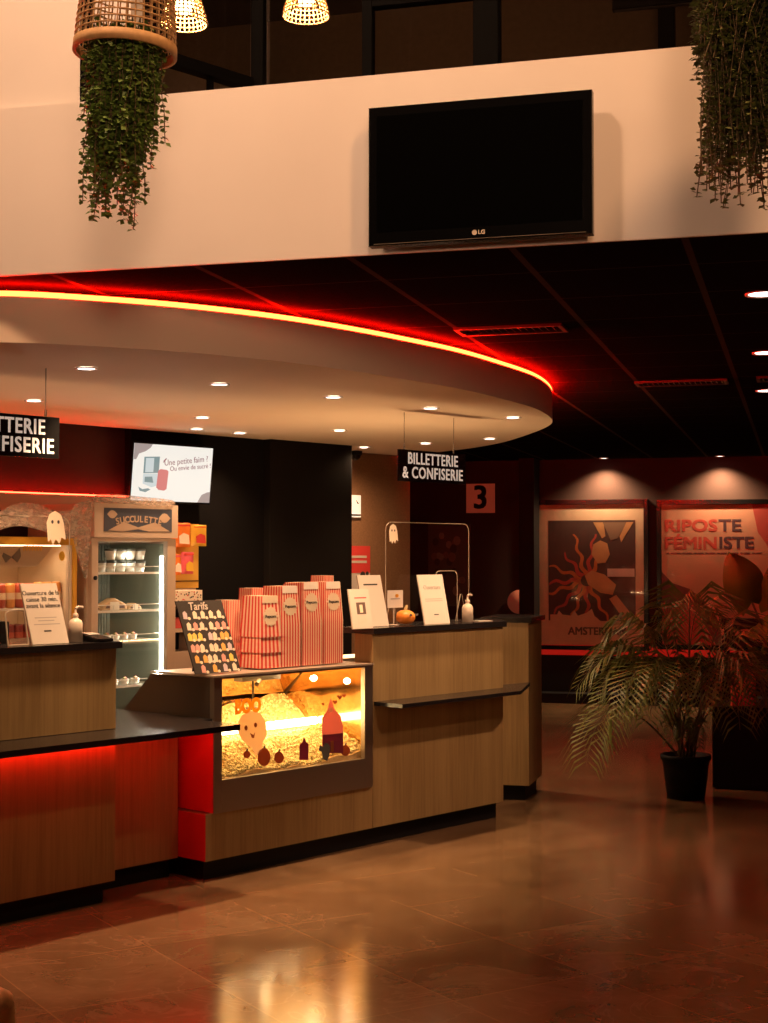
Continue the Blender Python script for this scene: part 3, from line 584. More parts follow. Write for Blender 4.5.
sf([(.13, .48), (.13, .77), (.32, .79), (.32, .5)], ST, 'machine_picture'); sf([(.15, .5), (.15, .75), (.25, .76), (.25, .51)], SL_, 'machine_glass', -.0045); sf([(.13, .3), (.13, .47), (.32, .49), (.32, .28), (.24, .24)], SL_, 'machine_base'); sf([(.08, .24), (.1, .17), (.17, .15), (.23, .2), (.2, .22), (.13, .2)], ST, 'machine_shadow'); sf([(.15, .33), (.15, .42), (.24, .43), (.26, .32)], ST, 'machine_tray', -.0045)
sf([(.3, .24), (.31, .54), (.34, .57), (.42, .56), (.44, .53), (.43, .22), (.4, .19), (.33, .2)], SR, 'cup_picture', -.0045)
sf([(.37, .68), (.38, .7), (.41, .76), (.4, .77), (.37, .72)], SI, 'cup_straw')
text('Une petite faim ?', .052, SI, dsp, w * .66, h * .74, -.004, 'lettering', 0, tilt=R(-7)); text('Ou envie de sucré !', .042, SI, dsp, w * .72, h * .63, -.004, 'lettering', 0, tilt=R(-6))

# ---- pelmet shelf with red strip on the back wall
s0, z0 = c_at(0, 503, 2.045); s1, z1 = c_at(130, 505, 2.045); zt = c_at(60, 494.5, 2.045)[1]
pl = ct('wall_shelf', 'long shallow wall shelf with a red light strip glowing along its top', 'shelf', -2.6, 2.045, zt - .10)
MB().box(0, s1 + 2.6, 0, .05, 0, .1).build('fascia', mat('pelmet_paint', (.55, .36, .26), .6), pl, .003)
MB().box(0, s1 + 2.6, .002, .012, .1, .107).build('light_strip', LEDP, pl)

# ================================================================== BACK EQUIPMENT
# fridge
fs0 = .402; fw = .595; FH = 1.79; ft = 1.4
fg = ct('drinks_fridge', 'tall white glass-door fridge with lit shelves of cups and sandwiches', 'fridge', fs0, ft, 0)
dx0 = c_at(98.5, 560, ft)[0] - fs0; dx1 = c_at(167.5, 560, ft)[0] - fs0; dz1 = c_at(130, 541, ft)[1]
b = MB().box(0, fw, .04, .06, 1.60, FH).box(0, .03, .04, .6, .02, 1.6).box(fw - .03, fw, .04, .6, .02, 1.6).box(0, fw, .06, .6, 1.58, FH).box(.03, fw - .03, .57, .6, .1, 1.58).box(.03, fw - .03, .04, .57, .02, .12)
b.build('cabinet', FRIDGEW, fg, .004)
MB().box(0, fw, .0, .039, dz1, 1.598).box(0, dx0, 0, .039, .12, dz1).box(dx1, fw, 0, .039, .12, dz1).box(dx0, dx1, 0, .039, .12, .2).build('door', FRIDGEW, fg, .003)
dr = fg.children[-1]; MB().box(dx0, dx1, .014, .02, .2, dz1).build('door_glass', GLASS, dr); MB().lathe([(0, 0), (.012, 0), (.012, .006), (0, .008)], 14).build('lock', BLACK, dr, 0, (dx0 * .5, -.001, 1.38), (math.pi / 2, 0, 0))
h0 = c_at(100, 507, ft); h1 = c_at(170, 530, ft)
hd = MB().box(.0, fw, -.02, .038, 1.602, FH).build('header', FRIDGEW, fg, .004)
HB = mat('header_blue', (.07, .08, .11), .4); lw = fw - .14
MB().box(.065, fw - .05, -.023, -.0205, 1.635, 1.765).build('header_panel', HB, hd)

GH = mat('tan_print', (.48, .35, .25), .6)
for gx, gz, m_ in [(.12, 1.73, .03), (.49, 1.715, .036)]: MB().yprism([(gx + m_ * (1 + .18 * math.cos(k * 2.1)) * math.cos(k * .5236), gz + m_ * .75 * math.sin(k * .5236)) for k in range(12)], -.0245, -.0235).build('cloud_print', GH, hd)
MB().yprism([(.09, 1.64), (.2, 1.69), (.3, 1.66), (.42, 1.69), (.53, 1.64), (.38, 1.637), (.3, 1.65), (.2, 1.637)], -.0243, -.0235).build('web_print', GH, hd)
for i, ch in enumerate('SUCCULETTE'):
    u = (i - 4.5) / 4.5; text(ch, .05, GH, hd, .305 + u * .15, 1.705 - .014 * u * u, -.025, 'lettering', .0015, tilt=u * .25)
INT = mat('fridge_lining', (.16, .18, .14), .5)
b = MB().box(.031, .036, .06, .56, .13, 1.57).box(fw - .036, fw - .031, .06, .56, .13, 1.57).box(.036, fw - .036, .56, .568, .13, 1.57)
for k in range(24): b.box(.05 + k * .021, .056 + k * .021, .553, .56, .14, 1.56)
b.build('lining', INT, fg)
sx = c_at(162, 600, ft + .08)[0] - fs0
TB = mat('cool_tube', (1, 1, 1), .4, emit=(1, .95, .80), estr=12)
MB().box(sx - .022, sx + .022, .055, .075, .22, c_at(162, 556, ft + .07)[1]).build('light_tube', TB, fg)
area('fridge_light', (sx - .02, .09, .95), (0, R(90), R(20)), .9, .03, 7, (1, .92, .74), fg)
point('fridge_glow', (.3, .09, 1.5), 1.0, (1, .92, .74), .04, fg)
SHZ = []
for py in (572, 610, 640, 685): SHZ.append(c_at(130, py, ft + .07)[1])
WIRE = mat('white_wire', (.75, .72, .62), .4)
for z in SHZ:
    b = MB().box(.04, fw - .04, .065, .071, z - .012, z).box(.04, sx - .02, .065, .07, z + .028, z + .033).box(.04, fw - .04, .545, .551, z - .012, z)
    for k in range(13): b.box(.05 + k * .041, .054 + k * .041, .071, .545, z - .008, z - .002)
    for k in (.045, .2, .35): b.box(k, k + .005, .065, .07, z, z + .03)
    b.build('shelf', WIRE, fg)
def cpos(x, y, z=0): return cw(fs0 + x, ft + y, z)
CUP = mat('cup_white', (.82, .80, .70), .5); LID = mat('cup_dark_lid', (.05, .055, .04), .5)
cup0 = None; z = SHZ[0] + .001
names = ['farthest left', 'second', 'third', 'fourth', 'fifth', 'rightmost']
for lv in range(2):
    for k in range(6):
        if lv == 1 and k < 2: continue
        lab = 'white dessert cup, %s layer on the top fridge shelf, %s' % (['bottom', 'upper'][lv], names[k])
        p = cpos(.082 + k * .069, .12, z + lv * .068)
        if cup0 is None:
            cup0 = thing('dessert_cup', lab, 'cup', p, CR, 'dessert cups in the fridge'); MB().lathe([(0, 0), (.024, 0), (.033, .05), (.03, .05), (.0, .046)], 16).build('cup', CUP, cup0); MB().lathe([(0, .051), (.034, .051), (.034, .062), (0, .064)], 16).build('lid', LID, cup0)
        else: copy_tree(cup0, p, None, lab)
BREAD = mat('bread', (.55, .36, .18), .7, noise=.3, nscale=30); WRAP = mat('pale_wrap', (.78, .72, .6), .4); DARKF = mat('dark_filling', (.12, .07, .05), .6)
def sandwich(x, y, z, sz, label, cat='sandwich'):
    o = thing('wrapped_sandwich', label, cat, cpos(x, y, z + .001), CR, 'sandwiches in the fridge')
    MB().yprism([(-sz, 0), (sz, 0), (sz * .9, sz * .35), (0, sz * .75), (-sz * .9, sz * .3)], -.035, .035).build('bread', BREAD, o, .006); MB().yprism([(-sz * .7, sz * .12), (sz * .75, sz * .1), (sz * .7, sz * .3), (-sz * .6, sz * .3)], -.04, -.036).build('filling', DARKF, o)
    MB().box(-sz * .4, sz * .3, -.042, -.0405, .0, sz * .5).build('sleeve', WRAP, o)
for i, (x, sz) in enumerate([(.095, .05), (.24, .092), (.385, .05)]): sandwich(x, .14, SHZ[1], sz, 'wrapped sandwich on the second fridge shelf, %s' % ['by the left wall', 'the large one in the middle', 'next to the light tube'][i])
tray0 = None
for lv, n, nm in [(2, 6, 'third'), (3, 5, 'lowest visible')]:
    for k in range(n):
        p = cpos(.08 + k * (.37 / n) + (.0 if lv == 2 else .03), .13, SHZ[lv] + .001); lab = 'small clear salad tub on the %s fridge shelf, number %s from the left' % (nm, ['one', 'two', 'three', 'four', 'five', 'six'][k])
        if tray0 is None:
            tray0 = thing('salad_tub', lab, 'food tub', p, CR, 'salad tubs in the fridge'); MB().lathe([(0, 0), (.02, 0), (.026, .03), (.023, .03), (0, .012)], 12).build('tub', WRAP, tray0)
            q = MB()
            for _ in range(7): q.ball((random.uniform(-.012, .012), random.uniform(-.012, .012), .03 + random.uniform(-.004, .006)), .009, random.randrange(3), 6)
            q.build('filling', [mat('olive_food', (.3, .3, .08), .5), DARKF, mat('red_food', (.5, .12, .06), .5)], tray0)
        else: copy_tree(tray0, p, None, lab)

# snack cabinet with mustard frame
sc0 = -.95; sw = c_at(77.5, 600, ft)[0] - sc0; SH = c_at(40, 537, ft)[1]
sn = ct('snack_cabinet', 'mustard-framed lit snack cabinet with cans at the left behind the counter', 'cabinet', sc0, ft, 0)
fwid = .05
MB().box(0, sw, .04, .55, .0, .1).box(0, .03, .04, .55, .1, SH - .03).box(sw - .03, sw, .04, .55, .1, SH - .03).box(0, sw, .04, .55, SH - .03, SH).box(.03, sw - .03, .52, .55, .1, SH - .03).build('cabinet', YEL, sn, .004)
MB().box(0, sw, 0, .038, SH - .042, SH).box(0, fwid, 0, .038, .1, SH - .042).box(sw - .035, sw, 0, .038, .1, SH - .042).box(fwid, sw - .035, 0, .038, .1, .5).build('door_frame', YEL, sn, .008)
MB().box(sw - .055, sw - .036, .004, .03, .5, SH - .043).build('door_seal', FRIDGEW, sn)
MB().box(fwid, sw - .056, .015, .02, .5, SH - .043).build('door_glass', GLASS, sn)
CRM = mat('cream_panel', (.62, .48, .34), .6)
MB().box(.032, sw - .032, .508, .518, .1, SH - .032).box(.031, .036, .05, .5, .1, SH - .032).box(sw - .036, sw - .031, .05, .5, .1, SH - .032).build('lining', CRM, sn)
hp0 = c_at(0, 567, ft + .06)[1]; hpe = c_at(36, 567, ft + .06)[0] - sc0; hpt = c_at(53, 545, ft + .06)[0] - sc0
hp = MB().yprism([(.06, hp0), (hpe, hp0), (hpt, SH - .05), (.06, SH - .05)], .055, .065).build('header_card', CRM, sn)
cxb, czb = c_at(12, 557, ft + .05); cxb -= sc0
bf = MB()
for sg in (-1, 1): bf.yprism([(cxb, czb), (cxb + sg * .05, czb + .035 + sg * .012), (cxb + sg * .058, czb + .005), (cxb + sg * .035, czb - .03)], .052, .0545)
bf.build('butterfly_print', mat('grey_print', (.2, .17, .14), .6), sn)
yx, yz = c_at(33, 548, ft + .05); q = MB()
for k in range(7): q.yprism([(yx - sc0 - .06 + k * .018, yz - .014), (yx - sc0 - .052 + k * .018, yz - .014), (yx - sc0 - .046 + k * .018, yz + .012 + .005 * (k % 2)), (yx - sc0 - .056 + k * .018, yz + .012)], .052, .0545)
q.build('yellow_print', mat('yellow_print', (.85, .5, .04), .6), sn)
ysx, ysz = c_at(62, 556, ft + .012); ysx -= sc0
MB().yprism([(ysx + .02 * math.cos(k * .5236), ysz + .026 * math.sin(k * .5236)) for k in range(12)], .0125, .0135).build('round_sticker', mat('yellow_print', (.85, .5, .04), .6), sn)
area('snack_light', (sw * .55, .1, SH - .06), (R(-20), 0, 0), .9, .06, 3.2, (1, .68, .38), sn)
MB().box(.06, sw - .06, .07, .09, SH - .048, SH - .036).build('light_tube', mat('warm_tube', (1, 1, 1), .4, emit=(1, .78, .52), estr=4), sn)
sz1 = c_at(30, 608, ft + .06)[1]; sz2 = c_at(30, 645, ft + .06)[1]
for z in (sz1, sz2):
    b = MB().box(.04, sw - .06, .065, .071, z - .012, z).box(.04, sw - .06, .495, .5, z - .012, z)
    for k in range(24): b.box(.05 + k * .047, .055 + k * .047, .071, .495, z - .008, z - .002)
    b.build('shelf', WIRE, sn)
can0 = None; c1 = None
CANR = [mat('can_red', (.5, .09, .05), .35), mat('can_orange', (.72, .3, .08), .35), mat('can_maroon', (.22, .03, .03), .35), mat('can_cream', (.8, .62, .42), .4)]
ORD = ['first', 'second', 'third', 'fourth', 'fifth', 'sixth', 'seventh', 'eighth']
sx0 = c_at(2, 590, ft + .1)[0] - sc0
def can(lab, p, h, r, ms_, grp):
    o = thing('drink_can', lab, 'can', p, CR, grp)
    MB().lathe([(0, 0), (r * .8, 0), (r, .008), (r, h - .012), (r * .8, h), (0, h)], 16).build('body', ms_[0], o); MB().lathe([(r + .0006, h * .35), (r + .0006, h * .62)], 16).build('label_band', ms_[1], o); return o
for k in range(8):
    m_ = [CANR[0], CANR[3]] if k % 3 != 2 else [CANR[1], CANR[3]]
    can('tall red can on the upper shelf of the mustard cabinet, %s from the picture edge' % ORD[k] if k < 5 else 'orange can on the upper cabinet shelf behind the white notice, %s in its row' % ORD[k], cw(sc0 + sx0 + k * .058 - .06, ft + .11, sz1 + .001), .13 if k < 5 else .135, .026, m_ if k < 5 else [CANR[1], CANR[3]], 'cans on the upper shelf')
for k in range(8): can('dark red can on the lower shelf of the mustard cabinet, %s from the picture edge' % ORD[k], cw(sc0 + sx0 + k * .056 - .06, ft + .11, sz2 + .001), .11, .026, [CANR[2], CANR[0]], 'cans on the lower shelf')

# candy rack right of the fridge
r0 = c_at(177, 560, 1.72)[0] - .12; r1 = c_at(198.5, 560, 1.72)[0]; rz0 = c_at(190, 588, 1.72)[1]; rz1 = c_at(190, 524, 1.72)[1]
rk = ct('snack_rack', 'mustard display rack with hooks for snack bags beside the white fridge', 'rack', r0, 1.72, 0)
MB().box(0, r1 - r0, 0, .02, rz0, rz1).build('back_board', mat('mustard_board', (.75, .42, .06), .6), rk); MB().box(-.0, r1 - r0, .021, .2, 0, rz0 + .1).build('base', FRIDGEW, rk, .003)
zz = c_at(190, 580.5, 1.72)[1]; MB().box(0, r1 - r0, -.006, -.001, zz - .006, zz).build('rail', BLACK, rk)
def bag(x0, x1, y0, y1, t, lab, cols, ins='inset'):
    a = c_at(x0, y1, t); b_ = c_at(x1, y0, t); w = b_[0] - a[0]; h = b_[1] - a[1]
    o = ct('snack_bag', lab, 'snack bag', a[0], t, a[1], 0, 'snack bags on the rack'); n = 8; v = []
    for j in range(n + 1):
        for i in range(n + 1):
            d = math.sin(math.pi * i / n) ** .6 * math.sin(math.pi * j / n) ** .5; v.append((w * i / n, -.022 * d - .003, h * j / n))
    m = len(v); v += [(x, .0, z) for x, y, z in v]
    f = [(j * (n + 1) + i, j * (n + 1) + i + 1, (j + 1) * (n + 1) + i + 1, (j + 1) * (n + 1) + i) for j in range(n) for i in range(n)]
    mb = MB().add(v, f, 0, True).add(v, [tuple(i + m for i in q[::-1]) for q in f], 0)
    mb.build('bag', cols[0], o)
    MB().yprism([(w * .2, h * .15), (w * .8, h * .12), (w * .75, h * .5), (w * .45, h * .58), (w * .18, h * .45)], -.0285, -.0265).build('print', cols[1], o); MB().box(w * .1, w * .9, -.019, -.0165, h * .86, h * .93).build('top_seal', cols[2], o)
OR = mat('bag_orange', (.85, .22, .03), .4); YB = mat('bag_yellow', (.85, .5, .05), .4); PK = mat('bag_pink', (.75, .12, .16), .4)
bag(173, 190, 523, 547, 1.66, 'orange snack bag at the top of the rack, next to the fridge', [OR, CREAMC, RED]); bag(190.5, 206, 525, 546, 1.66, 'yellow snack bag at the top right of the rack', [YB, RED, OR])
bag(181, 193, 552, 574, 1.66, 'pink snack bag on the lower hook of the rack', [PK, YB, RED]); bag(171, 180.5, 554, 575, 1.66, 'red and orange snack bag half behind the fridge edge', [OR, CREAMC, PK])
a = c_at(172, 603, 1.5); b_ = c_at(202.5, 590, 1.5); w = b_[0] - a[0]; h = b_[1] - a[1]
bc = ct('back_cabinet', 'white cabinet with dark open compartments between fridge and popcorn machine', 'cabinet', a[0], 1.5, 0); hb = a[1] - .002
MB().box(0, w, 0, .015, .0, hb - .30).box(0, .02, 0, .2, hb - .3, hb).box(w - .02, w, 0, .2, hb - .3, hb).box(.02, w - .02, 0, .2, hb - .02, hb).box(.02, w - .02, 0, .2, hb - .17, hb - .15).box(.02, w - .02, 0, .2, hb - .3, hb - .285).build('carcass', FRIDGEW, bc); MB().box(.02, w - .02, .19, .2, hb - .285, hb - .02).build('back', BLACK, bc)
MB().box(.03, w - .05, .03, .15, hb - .149, hb - .09).build('tray', mat('red_tray', (.55, .06, .05), .5), bc)
bx_ = ct('confetti_box', 'cream box with dark and red dots on top of the white cabinet', 'box', a[0], 1.5, a[1]); MB().box(0, w, 0, .15, 0, h).build('box', CREAMC, bx_, .003)
q = MB()
for k in range(34):
    x = random.uniform(.01, w - .01); z = random.uniform(.008, h - .008); r = random.uniform(.003, .006); q.yprism([(x + r * math.cos(i * 1.047), z + r * math.sin(i * 1.047)) for i in range(6)], -.0018, -.0006, random.randrange(3))
q.build('dots', [INK, RED, BRN], bx_)

# cobweb gauze over cabinet and fridge
cobweb = ct('cobweb_gauze', 'white cobweb gauze draped over the mustard cabinet and the fridge top', 'cobweb decoration', .3, 1.36, 1.6)
def drape(rows):
    g = MB(); n = len(rows[0]); v = []
    for j, row in enumerate(rows):
        for i, (x, y, t) in enumerate(row): s, z = c_at(x, y, t); v.append((s - .3, t - 1.36, z - 1.6))
    g.add(v, [(j * n + i, j * n + i + 1, (j + 1) * n + i + 1, (j + 1) * n + i) for j in range(len(rows) - 1) for i in range(n - 1)], 0, True)
    ob = g.build('gauze', GAUZE, cobweb); sb = ob.modifiers.new('subdivision', 'SUBSURF'); sb.levels = 2; sb.render_levels = 2; so = ob.modifiers.new('thickness', 'SOLIDIFY'); so.thickness = .004
# base point for origin: near the cabinet top
drape([
    [(-14, 520, 1.42), (0, 512, 1.50), (12, 505, 1.55), (25, 502, 1.55), (40, 504, 1.52), (52, 512, 1.46), (66, 512, 1.40), (80, 508, 1.42)],
    [(-14, 528, 1.36), (0, 522, 1.40), (12, 516, 1.44), (25, 514, 1.44), (40, 517, 1.42), (52, 523, 1.38), (66, 524, 1.36), (80, 520, 1.36)],
    [(-14, 534, 1.33), (0, 530, 1.35), (12, 526, 1.37), (25, 526, 1.37), (40, 530, 1.36), (52, 534, 1.35), (66, 540, 1.345), (80, 538, 1.345)]])
drape([
    [(70, 508, 1.37), (78, 503, 1.36), (86, 500, 1.352), (94, 500, 1.352)],
    [(71, 525, 1.35), (78, 523, 1.36), (84, 520, 1.352), (91, 518, 1.352)],
    [(74, 545, 1.34), (79, 548, 1.35), (84, 545, 1.36), (90, 538, 1.352)],
    [(80, 562, 1.35), (82, 565, 1.355), (85, 566, 1.36), (88, 562, 1.352)],
    [(83, 576, 1.355), (84, 578, 1.36), (85.5, 579, 1.36), (87, 576, 1.37)]])
drape([
    [(92, 495, 1.42), (110, 494, 1.45), (130, 496, 1.45), (150, 498.5, 1.44), (176, 500, 1.42)],
    [(91, 503, 1.352), (110, 502.5, 1.352), (130, 504, 1.352), (150, 506, 1.352), (177, 507, 1.352)]])

# ================================================================== COUNTER-TOP ITEMS
def rr_rect(w, h, r, n=5):
    P = []
    for cx, cz, a0 in [(w - r, h - r, 0), (r, h - r, 90)]:
        for k in range(n + 1): a = R(a0 + 90 * k / n); P.append((cx + r * math.cos(a), cz + r * math.sin(a)))
    return P + [(0, 0), (w, 0)]
EDGEM = mat('acrylic_edge', (.42, .34, .25), .3)
def plexi(lab, s0, s1, t, z0, z1, ghost, hatch=True):
    w = s1 - s0; h = z1 - z0
    o = ct('sneeze_guard', lab, 'counter screen', s0, t, z0, 0, 'clear counter screens')
    P = rr_rect(w, h, .045); MB().yprism(P, 0, .005).build('sheet', ACRYL, o)
    MB().tube([(x, .0025, z) for x, z in [(w, 0)] + P[:-2] + [(0, 0)]], .0022, 6).build('edge', EDGEM, o)
    if hatch:
        hx0 = c_at(436, 600, t)[0] - s0; hx1 = c_at(457.5, 600, t)[0] - s0; hz = c_at(447, 571, t)[1] - z0
        MB().tube([(x + hx0, .0025, z) for x, z in [(hx1 - hx0, .002)] + rr_rect(hx1 - hx0, hz, .03)[:-2] + [(0, .002)]], .0024, 6).build('hatch_edge', EDGEM, o)
    for fx in (.06, w - .06): MB().yprism([(fx - .045, 0), (fx + .045, 0), (fx, .15)], .006, .010).build('foot', ACRYL, o); 
    for fx in (.06, w - .06): MB().tube([(fx - .05, .012, .002), (fx - .006, .012, .155), (fx + .006, .012, .155), (fx + .05, .012, .002)], .003, 6).build('foot_brace', EDGEM, o)
    for gx, gy, m_ in ghost:
        gxx, gzz = c_at(gx, gy, t); gxx -= s0; gzz -= z0; k = m_
        g = MB().yprism([(gxx + k * a, gzz + k * b) for a, b in [(-.5, -.8), (-.6, .3), (-.4, .8), (0, 1), (.4, .8), (.6, .3), (.75, -.7), (.45, -.55), (.3, -.95), (.05, -.65), (-.15, -1), (-.3, -.65)]], -.0016, -.0006).build('ghost_sticker', mat('ghost_film', (.85, .68, .5), .7), o)
        for ex in (-.2, .22): MB().yprism([(gxx + k * (ex + .09 * math.cos(q)), gzz + k * (.35 + .12 * math.sin(q))) for q in (0, 1.05, 2.1, 3.14, 4.2, 5.2)], -.0024, -.0017).build('eye', INK, g)
ps0, pz1 = c_at(386, 522, .175); ps1 = c_at(469, 522, .175)[0]
plexi('clear counter screen with a ghost sticker on the right counter', ps0, ps1, .175, 1.126, pz1, [(393, 534, .055)])
pq = c_at(70, 517, .175); plexi('clear counter screen on the left counter with a pale ghost sticker near its corner', pq[0] - .71, pq[0], .175, 1.129, pq[1], [(55, 528, .075)], False)

def slant_sign(lab, x0, x1, yb, yt, xt0, t, z0, lines, lsz, small=True, cat='sign', grp=None):
    """white sheet in a leaning clear holder; bottom edge x0..x1 at yb, top-left corner at (xt0, yt)"""
    s0 = c_at(x0, yb, t)[0]; s1 = c_at(x1, yb, t)[0]; w = s1 - s0
    o = ct('notice_holder', lab, cat, s0, t, z0, 0, grp)
    tb = .07; h = c_at(xt0, yt, t + tb)[1] - z0; dx = c_at(xt0, yt, t + tb)[0] - s0
    def P(u, v, d=0): return (u * w + dx * v, tb * v - d, h * v + .001)
    def slab(u0, u1, v0, v1, d0, d1): 
        v = [P(u, v_, d) for d in (d0, d1) for u, v_ in ((u0, v0), (u1, v0), (u1, v1), (u0, v1))]
        return MB().add(v, [(0, 3, 2, 1), (4, 5, 6, 7), (0, 1, 5, 4), (1, 2, 6, 5), (2, 3, 7, 6), (3, 0, 4, 7)])
    slab(0, 1, 0, 1, 0, .001).build('sheet', PAPER, o)
    mb = MB(); mb.tube([P(1, .0, -.004), P(1, 1, -.004)], .0028, 6); mb.tube([P(.97, .72, -.006), (w * .9, tb + .03, .003)], .003, 6); mb.tube([P(0, .0, -.004), P(0, 1, -.004)], .0028, 6); mb.tube([P(0, .0, -.006), P(1, 0, -.006)], .0028, 6)
    mb.build('clear_holder', EDGEM, o)
    ang = -math.atan(tb / h)
    def put(body, sz, u, v, m, bold=0):
        t_ = text(body, sz, m, o, 0, 0, 0, 'lettering', bold); sh = Matrix.Identity(4); sh[0][2] = dx / h
        t_.data.transform(sh); t_.location = P(u, v, .002); t_.rotation_euler = (ang, 0, 0)
    for i, l in enumerate(lines): put(l, lsz, .5, .84 - i * .105, INK if small else GREYINK)
    return o, P, slab, put
o, P, sb, put = slant_sign('leaning white notice saying the till opens thirty minutes before the show', 33, 69, 642, 584, 20, .05, 1.129, ['Ouverture de la', 'caisse 30 min.', 'avant la séance'], .0285)
sb(.2, .8, .425, .44, .001, .0016).build('fine_print', GREYINK, o); sb(.28, .72, .375, .39, .001, .0016).build('fine_print', GREYINK, o); sb(.14, .86, .315, .33, .001, .0016).build('fine_print', GREYINK, o); sb(.38, .58, .2, .225, .001, .0016).build('black_bar', INK, o)
o, P, sb, put = slant_sign('leaning white notice in front of the clear screen on the right counter', 425, 450, 624.5, 575, 417, .04, 1.126, [], .03)
put('Ouverture', .034, .5, .74, GREYINK)
for v in (.5, .46): sb(.16, .84, v, v + .012, .001, .0016).build('fine_print', GREYINK, o)
sb(.42, .6, .18, .2, .001, .0016).build('black_bar', INK, o)
o, P, sb, put = slant_sign('taller white leaflet sheet at the left end of the right counter', 366, 389, 626, 575.5, 357, .10, 1.126, [], .03)
sb(.2, .8, .8, .83, .001, .0016).build('heading_print', INK, o)
o, P, sb, put = slant_sign('small white flyer with a dark picture at the left end of the right counter', 353, 373, 627, 589.5, 348, -.005, 1.126, [], .03)
sb(.3, .75, .36, .66, .001, .0016).build('picture', DARKF, o); sb(.45, .6, .4, .6, .0017, .0022).build('picture_figure', mat('food_cream', (.85, .68, .5), .6), o); sb(.25, .85, .76, .79, .001, .0016).build('heading_print', RED, o); sb(.3, .75, .14, .3, .001, .0016).build('caption', mat('pale_pink', (.8, .55, .45), .6), o)
# price card on a stalk
s0, z0 = c_at(387.5, 608, .13); s1, z1 = c_at(403, 590, .13)
pcd = ct('card_stand', 'small white card on a thin stand beside the orange pumpkin', 'card stand', s0, .13, 1.126); w = s1 - s0
MB().box(0, w, 0, .003, z0 - 1.126, z1 - 1.126).build('card', PAPER, pcd); MB().tube([(w * .45, .006, .004), (w * .45, .006, z1 - 1.13)], .004, 8).lathe([(0, 0), (.03, 0), (.03, .004), (0, .006)], 16, 0, (w * .45, .006, 0)).build('stalk', FRIDGEW, pcd)
MB().yprism([(w * .6 + .014 * math.cos(k * .785), z1 - 1.126 - .03 + .01 * math.sin(k * .785)) for k in range(8)], -.0015, -.0003).build('orange_mark', ORG, pcd); MB().box(w * .2, w * .8, -.0015, -.0003, z0 - 1.126 + .045, z0 - 1.126 + .052).build('print_line', GREYINK, pcd)
# pumpkin
s0, _ = c_at(405.5, 618, .10); z0 = 1.126; hh = c_at(405, 609, .1)[1] - z0
pu = ct('pumpkin', 'small orange pumpkin lantern on the right counter', 'pumpkin', s0, .10, z0); q = MB(); n = 32; rr = .056; pr = []
for i in range(11):
    a = math.pi * i / 10
    for k in range(n): b_ = 2 * math.pi * k / n; r = rr * (1 - .09 * abs(math.cos(b_ * 4)) ** .6); q.v.append((r * math.sin(a) * math.cos(b_), r * math.sin(a) * math.sin(b_), hh / 2 - hh / 2 * math.cos(a) * (1 - .12 * math.cos(a) ** 2) + .0))
q.f += [(i * n + k, i * n + (k + 1) % n, (i + 1) * n + (k + 1) % n, (i + 1) * n + k) for i in range(10) for k in range(n)]; q.m += [0] * (10 * n); q.sm += [True] * (10 * n)
q.build('body', mat('pumpkin_orange', (.85, .27, .03), .45), pu); MB().tube([(0, 0, hh * .86), (.003, 0, hh + .004), (.01, 0, hh + .018)], [.012, .009, .008], 8).build('stalk', mat('pumpkin_stalk', (.45, .33, .14), .7), pu)
MB().yprism([(.022, hh * .58), (.042, hh * .62), (.036, hh * .72)], -.06, -.036).yprism([(-.03, hh * .58), (-.012, hh * .58), (-.02, hh * .72)], -.062, -.05).build('carved_face', INK, pu)
# sanitiser bottles
def bottle(lab, x, yb, t, z0, h):
    s0 = c_at(x, yb, t)[0]; o = ct('pump_bottle', lab, 'bottle', s0, t, z0, 0, 'hand sanitiser bottles'); r = h * .2
    MB().lathe([(0, 0), (r, 0), (r, h * .5), (r * .8, h * .6), (r * .35, h * .66), (r * .35, h * .7)], 18).build('bottle', mat('cloudy_plastic', (.75, .62, .48), .25), o)
    MB().lathe([(r * .4, h * .7), (r * .4, h * .78), (r * .14, h * .8), (r * .14, h * .92)], 12).tube([(0, 0, h * .92), (r * .4, 0, h * .97), (r * 1.2, 0, h * .95)], r * .2, 8).build('pump', FRIDGEW, o)
bottle('hand sanitiser pump bottle on the left counter beside the white notice', 75.5, 640, .11, 1.129, .155); bottle('hand sanitiser pump bottle under the clear screen on the right counter', 467.5, 621, .07, 1.126, .16)
# card terminal, till corner, flat leaflets
s0 = c_at(88, 643, .05)[0]; tm = ct('card_terminal', 'dark card payment terminal lying at the end of the left counter', 'card reader', s0 + .012, -.005, 1.129, -.06)
MB().xprism([(0, 0), (.15, 0), (.15, .035), (.05, .022), (0, .014)], 0, .08).build('body', GLOSSB, tm, .004); MB().xprism([(.085, .0285), (.14, .0345), (.14, .0355), (.085, .0295)], .012, .068).build('display', mat('terminal_display', (.5, .45, .4), .2), tm)
s0 = c_at(8, 640, .3)[0]; tl_ = ct('cash_till', 'black cash till half out of the picture on the left counter', 'till', s0 - .36, .26, 1.129); MB().box(0, .34, 0, .2, 0, .09).build('base', BLACK, tl_, .005); MB().xprism([(.05, .0905), (.1, .0905), (.17, .2), (.15, .21)], .03, .33).build('screen', GLOSSB, tl_, .004)
fl = ct('acrylic_stand', 'empty clear wire stand beside the white notice on the left counter', 'stand', c_at(8, 643, .06)[0], .06, 1.129); MB().tube([(.0, 0, .002), (.0, .02, .13), (.012, .022, .145), (.09, .022, .145)], .0035, 6).tube([(.0, 0, .002), (.1, 0, .002)], .0035, 6).tube([(.09, .022, .145), (.10, .0, .002)], .0035, 6).build('wire_frame', EDGEM, fl)
